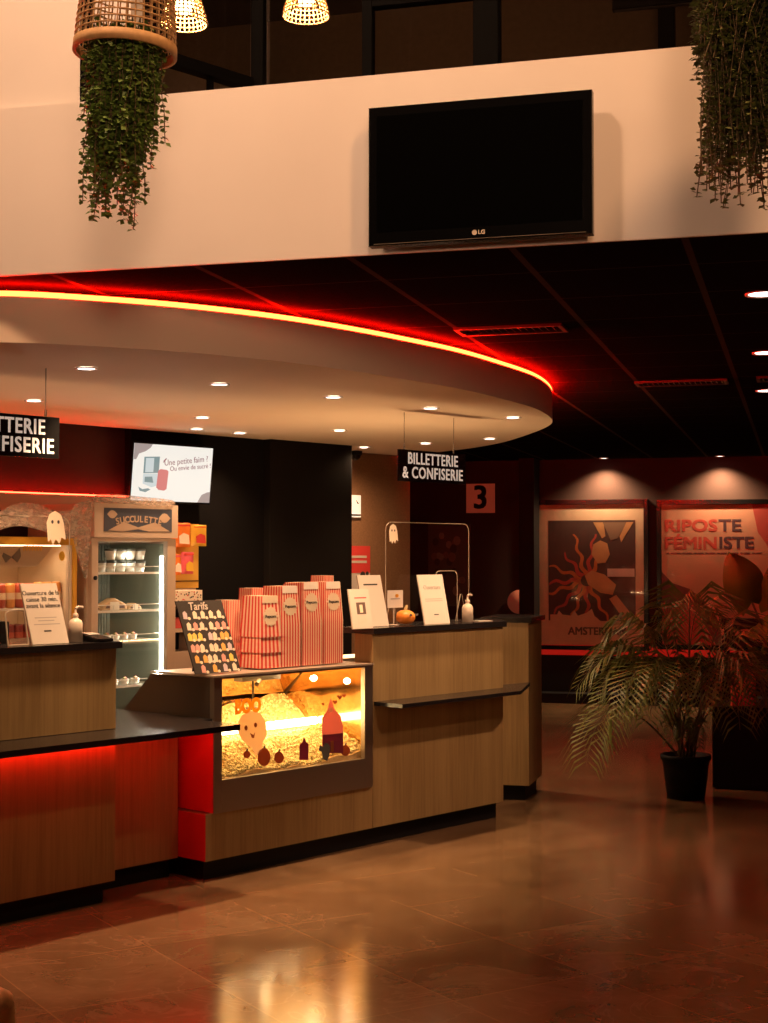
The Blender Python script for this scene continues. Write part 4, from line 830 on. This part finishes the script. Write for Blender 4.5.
for x, y, rz, lab in [(421, 621.5, .3, 'flat paper leaflet lying left of the leaning notice on the right counter'), (482, 621, -.2, 'flat paper leaflet lying right of the pump bottle on the right counter')]:
    s0, t0 = c_z(x, y, 1.128); lf = ct('leaflet', lab, 'leaflet', s0, max(.05, min(t0, .2)), 1.1262, rz, 'flat leaflets'); MB().box(-.05, .05, -.035, .035, 0, .004).build('pages', PAPER, lf); MB().box(-.045, .02, -.03, .03, .0042, .005).build('print', mat('grey_print2', (.4, .4, .35), .6), lf)

# ================================================================== WALLS: notices, sensors, number
s0, z0 = c_at(346, 517, 2.42); s1, z1 = c_at(359.5, 495.5, 2.42)
nt_ = ct('exit_notice', 'white lit notice on the rough wall half hidden by the black column', 'notice', s0, 2.405, z0); w = s1 - s0; h = z1 - z0
MB().box(0, w, 0, .022, 0, h).build('panel', mat('lit_notice', (.85, .82, .76), .5, emit=(1, .85, .68), estr=.55), nt_, .002); MB().box(.01, w - .004, -.002, -.0005, h * .06, h * .14).yprism([(w * .72, h * .62), (w * .86, h * .6), (w * .7, h * .74), (w * .62, h * .8)], -.002, -.0005).build('print', INK, nt_)
s0, z0 = c_at(348, 612, 2.40); s1, z1 = c_at(371.5, 546, 2.40)
rp = ct('red_poster', 'red and white advert poster on the rough wall right of the black column', 'poster', s0, 2.415, z0); w = s1 - s0; h = z1 - z0
MB().box(0, w, 0, .006, 0, h).build('sheet', PAPER, rp); zc = c_at(360, 573, 2.40)[1] - z0; MB().box(0, w, -.0015, -.0004, zc, h).build('red_field', RED, rp)
for zz in (558, 563): 
    zq = c_at(360, zz, 2.40)[1] - z0; MB().box(.03, w - .04, -.003, -.0017, zq, zq + .018).build('white_print', PAPER, rp)
q = MB()
for cx, cy, r_ in [(364, 575, 3), (366, 579, 2.2), (368.5, 573.5, 1.8)]:
    a_, b2 = c_at(cx, cy, 2.4); q.yprism([(a_ - s0 + r_ * .0095 * math.cos(k * .785), b2 - z0 + r_ * .0095 * math.sin(k * .785)) for k in range(8)], -.003, -.0017)
q.build('dark_blots', INK, rp)
s0, t0 = 3.28, 2.25; s0, _ = c_at(355.5, 457, 2.3)
cm = ct('dome_camera', 'small black dome camera under the canopy beside the column', 'security camera', s0, 2.3, ZU - .002); MB().lathe([(0, 0), (.05, 0), (.05, -.025), (.042, -.03), (0, -.03)], 18).build('mount', BLACK, cm); MB().lathe([(.040, -.0305), (.036, -.05), (.02, -.065), (0, -.07)], 18).build('dome', GLOSSB, cm)
s0, z0 = r_at(466, 513, 10.57); s1, z1 = r_at(494.5, 483.5, 10.57)
n3 = rt('number_sign', 'reddish square sign with a black number three on the dark back wall', 'sign', s0, 10.58, z0); w = s1 - s0; h = z1 - z0
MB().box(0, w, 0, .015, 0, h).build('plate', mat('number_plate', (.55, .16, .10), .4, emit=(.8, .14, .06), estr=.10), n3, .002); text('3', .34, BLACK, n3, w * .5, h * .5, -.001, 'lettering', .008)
s0, z0 = r_at(519, 602, 10.56); rd = rt('round_sign', 'round dusky pink disc on the back wall half hidden by the black pillar', 'sign', s0, 10.575, z0)
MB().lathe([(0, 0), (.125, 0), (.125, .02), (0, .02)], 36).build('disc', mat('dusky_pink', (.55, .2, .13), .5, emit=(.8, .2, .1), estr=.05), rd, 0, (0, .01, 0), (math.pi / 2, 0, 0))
s0, z0 = r_at(428, 606, 10.56); s1, z1 = r_at(470, 524, 10.56)
fb = rt('reflection_board', 'dim brown board added on the back wall for faces reflected in the clear screen', 'added board', s0, 10.57, z0); w = s1 - s0; h = z1 - z0  # board added to stand for faces reflected in the clear screen
MB().box(0, w, 0, .02, 0, h).build('board', mat('board_brown', (.10, .06, .035), .5), fb); q = MB()
for k in range(22):
    x = random.uniform(.06, w - .06); z = random.uniform(.1, h - .1); r_ = random.uniform(.03, .055); q.yprism([(x + r_ * .8 * math.cos(i * .628), z + r_ * math.sin(i * .628)) for i in range(10)], -.003 - k * .0002, -.001, k % 3)
q.build('pictures', [mat('blot_brown', (.2, .1, .06), .6), mat('blot_tan', (.26, .16, .1), .6), mat('blot_dark', (.05, .03, .02), .6)], fb)

# ================================================================== POSTERS
def frame_poster(lab, x0, x1, y0, y1):
    a = r_at(x0, y1, 10.545); b_ = r_at(x1, y0, 10.545); w = b_[0] - a[0]; h = b_[1] - a[1]
    o = rt('framed_poster', lab, 'poster', a[0], 10.545, a[1], 0, 'framed film posters'); f = .045
    MB().box(-f, 0, .008, .055, -f, h + f).box(w, w + f, .008, .055, -f, h + f).box(0, w, .008, .055, h, h + f).box(0, w, .008, .055, -f, 0).build('frame', GLOSSB, o, .004)
    MB().box(0, w, .03, .05, 0, h).build('backing', BLACK, o); MB().box(.001, w - .001, .0105, .0135, .001, h - .001).build('glass', GLASS, o)
    return o, w, h
o, w, h = frame_poster('framed film poster with orange wavy rays and the word Amsterdam at its foot', 538.5, 643.5, 503.5, 645)
PT1 = mat('poster_tan', (.60, .42, .27), .6, noise=.15, nscale=14); ART = mat('art_dark', (.07, .035, .028), .6, noise=.3, nscale=9); WAV = mat('art_orange', (.52, .15, .04), .6, noise=.3, nscale=8); SKN = mat('art_ochre', (.5, .25, .10), .6, noise=.3, nscale=8); WREDM = mat('art_red', (.42, .06, .04), .6)
sh = MB().box(0.004, w - .004, .024, .0295, .004, h - .004).build('sheet', PT1, o)
ax0, ax1, az0, az1 = w * .095, w * .92, h * .175, h * .885
MB().box(ax0, ax1, .022, .0235, az0, az1).build('artwork', ART, sh)
def wavy(cx, cz, ang, r0, r1, wd, ph, m, y):
    L_, R_ = [], []
    n = 14
    for i in range(n + 1):
        r = r0 + (r1 - r0) * i / n; of = .018 * math.sin(r * 34 + ph); hw = wd * (1 - .6 * i / n); c_, s_ = math.cos(ang), math.sin(ang)
        for lst, e in ((L_, hw), (R_, -hw)):
            x = cx + r * c_ - (of + e) * s_; z = cz + r * s_ + (of + e) * c_; lst.append((min(max(x, ax0 + .002), ax1 - .002), min(max(z, az0 + .002), az1 - .002)))
    mb = MB(); v = [(x, y, z) for x, z in L_ + R_]; m2 = len(L_)
    mb.add(v, [(i, i + 1, m2 + i + 1, m2 + i) for i in range(m2 - 1)]); return mb
cx, cz = w * .46, h * .46; q = MB()
for k in range(11):
    a = R(60 + k * 24 + random.uniform(-5, 5)); m_ = wavy(cx, cz, a, .06, random.uniform(.34, .52), .024, k * 1.3, 0, .0212); q.add(m_.v, m_.f, k % 2)
q.build('rays', [WAV, WREDM], sh)
def blob(P_, m, n, y): return MB().yprism([(ax0 + (ax1 - ax0) * a, az0 + (az1 - az0) * b_) for a, b_ in P_], y, y + .0006).build(n, m, sh)
blob([(.5, .66), (.52, .76), (.6, .8), (.68, .77), (.71, .66), (.66, .58), (.57, .57)], SKN, 'pale_shape', .0200)
blob([(.63, .98), (.72, .8), (.8, .82), (.9, .98)], mat('art_umber', (.22, .13, .08), .6), 'upper_shape', .0198); blob([(.52, .98), (.62, .82), (.66, .84), (.64, .98)], SKN, 'left_limb', .0200); blob([(.98, .98), (.84, .78), (.82, .84), (.9, .98)], SKN, 'right_limb', .0200)
blob([(.42, .45), (.5, .5), (.65, .46), (.78, .36), (.74, .26), (.6, .28), (.46, .36)], SKN, 'lower_shape', .0200); blob([(.7, .22), (.78, .26), (.98, .04), (.98, .0), (.88, .0)], SKN, 'diagonal_shape', .0200)
blob([(.02, .0), (.02, .06), (.1, .06), (.12, .1), (.16, .06), (.26, .05), (.3, .1), (.34, .05), (.44, .08), (.5, .12), (.53, .05), (.6, .0)], PT1, 'skyline', .0204)
blob([(.68, .44), (.68, .52), (.99, .52), (.99, .44)], mat('label_pale', (.6, .45, .38), .6), 'white_label', .0192)
text('AMSTERDAM', h * .075, mat('poster_ink', (.10, .06, .05), .6), sh, w * .56, h * .10, .0225, 'lettering', .0035, sx=.95)
o, w, h = frame_poster('framed film poster reading Riposte Féministe behind the palm', 661.5, 775, 503.5, 645)
PNK = mat('poster_pink', (.62, .31, .19), .6, noise=.25, nscale=3)
sh = MB().box(0.004, w - .004, .024, .0295, .004, h - .004).build('sheet', PNK, o)
REDL = mat('poster_red_ink', (.6, .09, .06), .6); DKL = mat('poster_dark_ink', (.11, .05, .06), .6)
fsz = .165
tx1 = c_tx = text('RIPOS', fsz, REDL, sh, .03, h * .845, .0225, 'lettering', .0055, 'LEFT', sx=1.22); e1 = max(v.co.x for v in tx1.data.vertices)
text('TE', fsz, DKL, sh, e1 + .012, h * .845, .0225, 'lettering', .0055, 'LEFT', sx=1.22)
tx2 = text('FÉMIN', fsz, REDL, sh, .03, h * .722, .0225, 'lettering', .0055, 'LEFT', sx=1.16); e2_ = max(v.co.x for v in tx2.data.vertices)
text('ISTE', fsz, DKL, sh, e2_ + .016, h * .722, .0225, 'lettering', .0055, 'LEFT', sx=1.16)
mb = MB()
for k in range(26):
    x = .06 + k * .038
    if x < w - .12: mb.box(x, x + .02 + .012 * (k % 3), .0222, .0235, h * .65, h * .657)
mb.build('credit_line', DKL, sh)
MB().yprism([(.005, h * .52), (w * .1, h * .44), (w * .25, h * .40), (w * .4, h * .3), (w * .5, h * .18), (w * .55, h * .005), (w * .48, h * .005), (w * .36, h * .2), (w * .22, h * .3), (.005, h * .3)], .0222, .0235).build('dark_swoop', mat('poster_dark_band', (.17, .06, .05), .6, noise=.2, nscale=5), sh)  # dark diagonal band printed in the poster artwork
MB().yprism([(.005, .005), (.005, h * .29), (w * .2, h * .29), (w * .35, h * .19), (w * .47, .005)], .0215, .0221).build('red_field', mat('poster_deep_red', (.5, .08, .06), .6, noise=.2, nscale=5), sh)
MB().yprism([(w * .8, h - .006), (w - .006, h - .006), (w - .006, h * .6), (w * .92, h * .72), (w * .85, h * .8)], .0222, .0235).build('red_corner', mat('poster_deep_red', (.5, .08, .06), .6), sh)

# dark bench and planter box at right under the second poster
s0, z0 = r_at(722, 700, 9.2); zt_ = r_at(722, 618, 9.2)[1]
bn = rt('slatted_bench', 'black slatted bench back under the right poster beside the palm', 'bench', s0, 9.2, 0)
for k in range(3):
    zz = zt_ - .05 - k * .16; MB().box(0, 1.3, 0, .03, zz - .05, zz + .05).build('back_slat', mat('bench_black', (.03, .022, .018), .3), bn, .004)
for x in (.02, .6, 1.2): MB().box(x, x + .05, .031, .08, 0, zt_).build('post', BLACK, bn)
MB().box(0, 1.3, -.45, -.005, .42, .47).build('seat', BLACK, bn, .005)
for x in (.03, 1.2): MB().box(x, x + .05, -.43, -.38, 0, .419).build('leg', BLACK, bn)
s0, t0 = r_z(712, 790, 0); bxp = rt('planter_box', 'large black planter box standing right of the palm pot', 'planter', s0, t0 + .05, 0)
zt_ = r_at(720, 712, t0 + .05)[1]; MB().box(0, .75, 0, .5, .01, zt_).build('box', BLACK, bxp, .006); MB().box(-.012, .762, -.012, .512, zt_ + .001, zt_ + .035).build('rim', BLACK, bxp, .004); MB().box(.02, .73, .02, .48, 0, .009).build('foot', BLACK, bxp)
s0, z0 = r_at(731, 700, t0 + .2)
cu = rt('cushion', 'orange and red seat pad resting on the black planter box behind the palm leaves', 'cushion', s0, t0 + .12, zt_ + .036)
MB().box(0, .16, 0, .06, 0, .24).build('pad', mat('rust_cloth', (.55, .14, .05), .8), cu, .02); MB().box(.01, .15, -.004, -.001, .0, .07).build('band', mat('cherry_cloth', (.6, .04, .06), .8), cu)

# ================================================================== PLANTS
def leafblade(mb, p, d, up, L_, W_, mi=0, fold=.25):
    d = d.normalized(); s = d.cross(up); s = s.normalized() if s.length > 1e-4 else Vector((1, 0, 0)); n = s.cross(d)
    a = p; b_ = p + d * L_ * .5 + s * W_ + n * W_ * fold; c_ = p + d * L_; e = p + d * L_ * .5 - s * W_ + n * W_ * fold; m_ = p + d * L_ * .5
    mb.add([a, b_, c_, e, m_], [(0, 4, 1), (4, 2, 1), (0, 3, 4), (4, 3, 2)], mi)
# palm
pot = at_z(686, 798, 0); pot.z = 0
pa = thing('potted_palm', 'bushy areca palm in a black pot standing on the floor before the posters', 'potted plant', pot, 0)
MB().lathe([(0, 0), (.115, 0), (.135, .16), (.145, .24), (.155, .24), (.155, .27), (.135, .27), (.13, .23), (0, .23)], 28).build('pot', BLACK, pa); MB().lathe([(0, .232), (.128, .232)], 24).build('soil', mat('soil', (.04, .028, .018), .9), pa)
def frond(pts, nl, ll, droop, seed, wd=.0085):
    rnd = random.Random(seed); P = [Vector(p) for p in pts]; cur = []
    for i in range(25):
        t = i / 24; a = P[0].lerp(P[1], t); b_ = P[1].lerp(P[2], t); cur.append(a.lerp(b_, t))
    mb = MB(); mb.tube(cur, [.007 * (1 - .75 * i / 24) for i in range(25)], 6, 1)
    for i in range(nl):
        t = .32 + .68 * i / nl; f = t * 24; k = min(int(f), 23); p = cur[k].lerp(cur[k + 1], f - k); d = (cur[k + 1] - cur[k]).normalized(); side = d.cross(Vector((0, 0, 1)))
        side = side.normalized() if side.length > .05 else Vector((1, 0, 0)); sc = math.sin(math.pi * (.15 + .8 * (t - .32) / .68)) ** .6
        for sg in (-1, 1):
            l = ll * sc * rnd.uniform(.85, 1.1); dr = (side * sg * .85 + d * .75 + Vector((0, 0, .12))).normalized()
            p1 = p + dr * l * .5; d2 = (dr + Vector((0, 0, -droop * rnd.uniform(.7, 1.3)))).normalized(); p2 = p1 + d2 * l * .5; w_ = wd
            n = d.cross(dr).normalized(); sd = dr.cross(n).normalized() if n.length > .01 else side
            mb.add([p, p1 + d * w_, p2, p1 - d * w_], [(0, 1, 3), (1, 2, 3)], 0)
    return mb
def loc(x, y, dY=0): v = at_depth(x, y, pot.y + dY) - pot; return v
FR = [((575, 690), (640, 632), -.15), ((586, 768), (612, 690), -.4), ((602, 745), (625, 655), -.45), ((595, 668), (640, 640), .2), ((620, 720), (650, 640), -.6), ((720, 615), (690, 600), .3), ((690, 622), (690, 590), -.1), ((660, 635), (672, 610), .1),
      ((770, 700), (735, 640), -.2), ((795, 750), (750, 650), -.1), ((740, 730), (725, 652), -.5), ((700, 715), (700, 640), -.6), ((655, 708), (665, 640), -.6), ((640, 650), (665, 620), .35), ((745, 640), (715, 610), .35), ((610, 640), (650, 615), .1), ((760, 665), (725, 625), .1), ((632, 705), (655, 648), -.3), ((648, 725), (668, 660), -.45), ((676, 712), (680, 640), -.5), ((722, 708), (712, 640), -.55), ((750, 700), (722, 635), -.5), ((596, 700), (632, 645), -.1), ((770, 720), (735, 640), -.6)]
for i, (tip, mid, dy) in enumerate(FR):
    base = Vector((random.uniform(-.05, .05), random.uniform(-.05, .05), .232)); t_ = loc(tip[0], tip[1], dy); m_ = loc(mid[0], mid[1], dy * .5); m_ = m_ * 1.0 + (m_ - (base + t_) * .5) * .5
    frond([base, m_, t_], 21, .36, 1.0, i).build('frond', [PALM, STEM], pa)
for i, (x, y, dy) in enumerate([(668, 735, -.18), (700, 738, -.15), (683, 728, -.25)]):
    base = Vector((random.uniform(-.06, .06), -.06, .232)); t_ = loc(x, y + 12, dy); m_ = Vector((t_.x * .5, t_.y * .6, loc(x, 690)[2])); frond([base, m_, t_], 16, .12, .9, 50 + i, .007).build('frond', [PALM, STEM], pa)
# big-leaf plant at right edge
bp_ = at_depth(772, 660, pot.y + 1.6); bl_ = thing('broadleaf_plant', 'broad-leaved green plant leaning in at the right edge above the bench', 'potted plant', (bp_.x + .1, bp_.y, 0))
MB().lathe([(0, 0), (.14, 0), (.17, .3), (.15, .3), (.145, .26), (0, .26)], 24).build('pot', BLACK, bl_)
bo = Vector((bp_.x + .1, bp_.y, 0))
def bigleaf(c, L_, W_, ang, pitch, nm):
    mb = MB(); n = 10; v = []
    for i in range(n + 1):
        t = i / n; hw = W_ * math.sin(math.pi * min(1, .12 + t * .88)) ** .7 * (1 - .25 * t)
        for k in range(-3, 4): v.append((hw * k / 3, -.06 * math.sin(math.pi * t) + .02 * abs(k), L_ * t - .03 * abs(k) * (1 if t < .2 else 0)))
    mb.add(v, [(i * 7 + k, i * 7 + k + 1, (i + 1) * 7 + k + 1, (i + 1) * 7 + k) for i in range(n) for k in range(6)], 0, True)
    return mb.build(nm, mat('broad_leaf', (.20, .24, .04), .4, noise=.3, nscale=10), bl_, 0, c, (pitch, ang, 0))
stm = MB()
for x, y, L_, W_, ang, pt in [(752, 602, .40, .17, -.45, .2), (778, 606, .45, .18, .25, .15), (764, 640, .36, .15, .9, .3)]:
    c_ = at_depth(x, y, bp_.y) - bo; bigleaf(c_, L_, W_, ang, pt, 'leaf'); stm.tube([(0, 0, .25), (c_.x * .4, 0, c_.z * .7), tuple(c_)], .008, 6)
stm.build('stem', STEM, bl_)
# hanging planters
def strand(mb, p, length, rnd, leaf, mi, sway=.02, spacing=.016):
    n = int(length / spacing); q = Vector(p); d = Vector((rnd.uniform(-sway, sway), rnd.uniform(-sway, sway), -1)); pts = [q.copy()]
    for i in range(n):
        d = (d + Vector((rnd.uniform(-.2, .2), rnd.uniform(-.2, .2), -.36))).normalized(); q = q + d * spacing; pts.append(q.copy())
        for _ in range(3):
            a = rnd.uniform(0, 6.283); dr = Vector((math.cos(a), math.sin(a), rnd.uniform(-.9, .1))); leafblade(mb, q, dr, Vector((rnd.uniform(-.8, .8), rnd.uniform(-.8, .8), 1)), leaf * rnd.uniform(.7, 1.2), leaf * .42, mi)
    if len(pts) > 1: mb.tube(pts[::2], .0014, 4, 1, False)
bc_ = at_depth(125, 55, 4.25); rz_ = .145
hp_ = thing('hanging_planter', 'round woven cane basket planter with trailing green plant against the bulkhead', 'hanging planter', bc_, 0, None, (0, R(2.5), 0))
BH = .26
def brad(z): return rz_ * (1 - .16 * (z / BH) ** 1.6)
q = MB()
for k in range(36):
    a = 2 * math.pi * k / 36; q.tube([(brad(z) * math.cos(a), brad(z) * math.sin(a), z) for z in [BH * i / 6 for i in range(7)]], .0024, 5)
for j in range(1, 13):
    z = .028 + (BH - .028) * j / 12; q.tube([(brad(z) * 1.01 * math.cos(2 * math.pi * k / 40), brad(z) * 1.01 * math.sin(2 * math.pi * k / 40), z) for k in range(41)], .0026, 5)
q.build('basket', RATTAN, hp_)
MB().lathe([(rz_ - .006, 0), (rz_ + .005, 0), (rz_ + .004, .03), (rz_ - .007, .03), (rz_ - .006, 0)], 48).build('rim', mat('cane_rim', (.5, .3, .12), .6, noise=.3, nscale=60), hp_)
MB().lathe([(rz_ * .84, BH), (.02, BH + .01), (0, BH + .01)], 30).build('cap', RATTAN, hp_); MB().tube([(0, 0, BH + .01), (0, 0, 2.2)], .004, 6).build('cord', BLACK, hp_)
rnd = random.Random(3); fo = MB()
for k in range(190):
    a = rnd.uniform(0, 6.283); r = .098 * math.sqrt(rnd.random()); x, y = r * math.cos(a), r * math.sin(a); z0 = rnd.uniform(.0, .10)
    u = x / .098
    ln = .30 + .05 * rnd.random()
    if -.75 < u < -.2 and rnd.random() < .55: ln = rnd.uniform(.38, .50)
    if .0 < u < .45 and rnd.random() < .55: ln = rnd.uniform(.40, .545)
    if u > .6: ln = rnd.uniform(.2, .34)
    if u < -.75: ln = rnd.uniform(.2, .34)
    if rnd.random() < .25: ln *= .6
    strand(fo, (x, y, z0), ln + z0 * .5, rnd, .021, 0, .04)
fo.build('foliage', [LEAF, STEM], hp_)
c2 = at_depth(752, -60, 3.9)
h2 = thing('hanging_planter', 'dark trailing plant hanging from above at the right edge over the bulkhead', 'hanging planter', c2, 0)
MB().lathe([(0, 0), (.10, 0), (.15, .18), (.142, .18), (.095, .01)], 30).build('basket', RATTAN, h2); MB().tube([(0, 0, .0), (0, 0, 2.0)], .004, 6).build('cord', BLACK, h2)
rnd = random.Random(11); fo = MB(); SP = c2
def P2(x, y, dy=0): return at_depth(x, y, 3.9 + dy) - c2
tips = [(722, 206), (704, 195), (712, 190), (735, 190), (745, 160), (758, 180), (765, 150), (768, 165), (700, 85), (704, 60), (715, 90), (722, 120), (730, 140), (752, 130), (740, 110), (760, 110), (770, 130), (728, 170), (716, 165), (738, 175), (745, 200), (760, 205), (780, 170), (790, 160)]
for k in range(230):
    tx, ty = tips[k % len(tips)]; tx += rnd.uniform(-9, 9); ty += rnd.uniform(-45, 4); a = rnd.uniform(0, 6.28); st_ = Vector((.13 * math.cos(a), .13 * math.sin(a), rnd.uniform(.0, .16)))
    e = P2(tx, ty, rnd.uniform(-.12, .12)); mid = Vector((e.x * .75 + st_.x * .3, e.y * .6 + st_.y * .3, st_.z * .45 + e.z * .4)); n = 40; pts = []
    for i in range(n + 1):
        t = i / n; p = st_.lerp(mid, t).lerp(mid.lerp(e, t), t); p += Vector((rnd.uniform(-.004, .004), rnd.uniform(-.004, .004), 0)); pts.append(p)
        if i > 2:
            for _ in range(2):
                b_ = rnd.uniform(0, 6.283); leafblade(fo, p, Vector((math.cos(b_), math.sin(b_), rnd.uniform(-.6, .5))), Vector((rnd.uniform(-.5, .5), rnd.uniform(-.5, .5), 1)), rnd.uniform(.014, .024), .0078)
    fo.tube(pts[::4], .0015, 4, 1, False)
fo.build('foliage', [LEAF2, STEM], h2)

# ---- woven pendant lamps upstairs
SHADE = mat('woven_shade', (.6, .35, .14), .7, emit=(1, .5, .16), estr=.12); GLOW = mat('pendant_bulb', (1, .9, .7), .4, emit=(1, .76, .42), estr=45)
def pendant(lab, x, y, Y, r, h):
    c_ = at_depth(x, y, Y); o = thing('pendant_lamp', lab, 'pendant lamp', c_, 0, 'woven pendant lamps'); q = MB()
    def rr(z): return r * (1 - .72 * (z / h) ** 1.3)
    for k in range(30): a = 2 * math.pi * k / 30; q.tube([(rr(z) * math.cos(a), rr(z) * math.sin(a), z) for z in [h * i / 6 for i in range(7)]], .0035, 5)
    for j in range(12): z = h * j / 11.5; q.tube([(rr(z) * math.cos(2 * math.pi * k / 30), rr(z) * math.sin(2 * math.pi * k / 30), z) for k in range(31)], .0035, 5)
    q.build('shade', SHADE, o); MB().ball((0, 0, h * .42), r * .42, 0, 14, (1, 1, 1.15)).build('bulb', GLOW, o); MB().tube([(0, 0, h), (0, 0, 5.24 - c_.z)], .004, 6).build('cord', BLACK, o)
    point('pendant_glow', (c_.x, c_.y, c_.z + h * .3), 80, WARM, .08)
pendant('lit woven pendant lamp behind the basket planter upstairs', 184, 24, 6.6, .105, .22)
pendant('lit woven pendant lamp seen through the upstairs glass right of the planter', 306, 16, 7.2, .115, .24)

# ---- rattan chair, mostly out of frame at bottom left
ac = at_z(3, 984, .66); ch = thing('rattan_chair', 'rattan armchair whose rounded arm end shows at the bottom left corner', 'chair', (ac.x, ac.y - .5, 0), 0)
def arm(x): return [(x, -.02, .02), (x, -.02, .62), (x, .05, .665), (x, .30, .66), (x, .42, .655), (x, .485, .63), (x, .50, .58), (x, .49, .4), (x, .48, .02)]
for x in (0, -.62): MB().tube(arm(x), .026, 12).build('arm', RATTAN, ch)
MB().box(-.6, -.02, 0, .46, .38, .43).build('seat', RATTAN, ch, .02); MB().prism([(-.6, -.05), (-.02, -.05), (-.02, -.015), (-.6, -.015)], .43, .95).build('backrest', RATTAN, ch, .015)
MB().tube([(-.62, .48, .2), (0, .48, .2)], .015, 8).tube([(-.62, -.02, .2), (0, -.02, .2)], .015, 8).build('stretcher', RATTAN, ch)

# ================================================================== LIGHT OF THE HALL
w_ = bpy.data.worlds.new('world'); bpy.context.scene.world = w_; w_.use_nodes = True
w_.node_tree.nodes['Background'].inputs[0].default_value = (1, .6, .36, 1); w_.node_tree.nodes['Background'].inputs[1].default_value = .004
# pendants of the tall hall, above and behind the viewer
point('hall_pendant', rw(-.8, -1.6, 4.7), 165, WARM, .14)
point('hall_pendant', rw(-2.5, -1.6, 4.3), 55, WARM, .14)
point('hall_pendant', rw(1.6, -1.7, 4.7), 170, (1, .47, .20), .14)
tgt = rw(-.2, 0, 3.0); src = rw(2.0, -6.0, 3.0)
spot('added_fascia_spot', src, 560, WARM, 36, 1.0, .5, None, (tgt - src).to_track_quat('-Z', 'Y').to_euler())  # spot added behind the viewer to brighten the canopy fascia and bulkhead
bpy.context.scene.cycles.max_bounces = 8
bpy.context.scene.cycles.transparent_max_bounces = 12
bpy.context.scene.cycles.use_denoising = True
bpy.context.scene.cycles.sample_clamp_indirect = 4
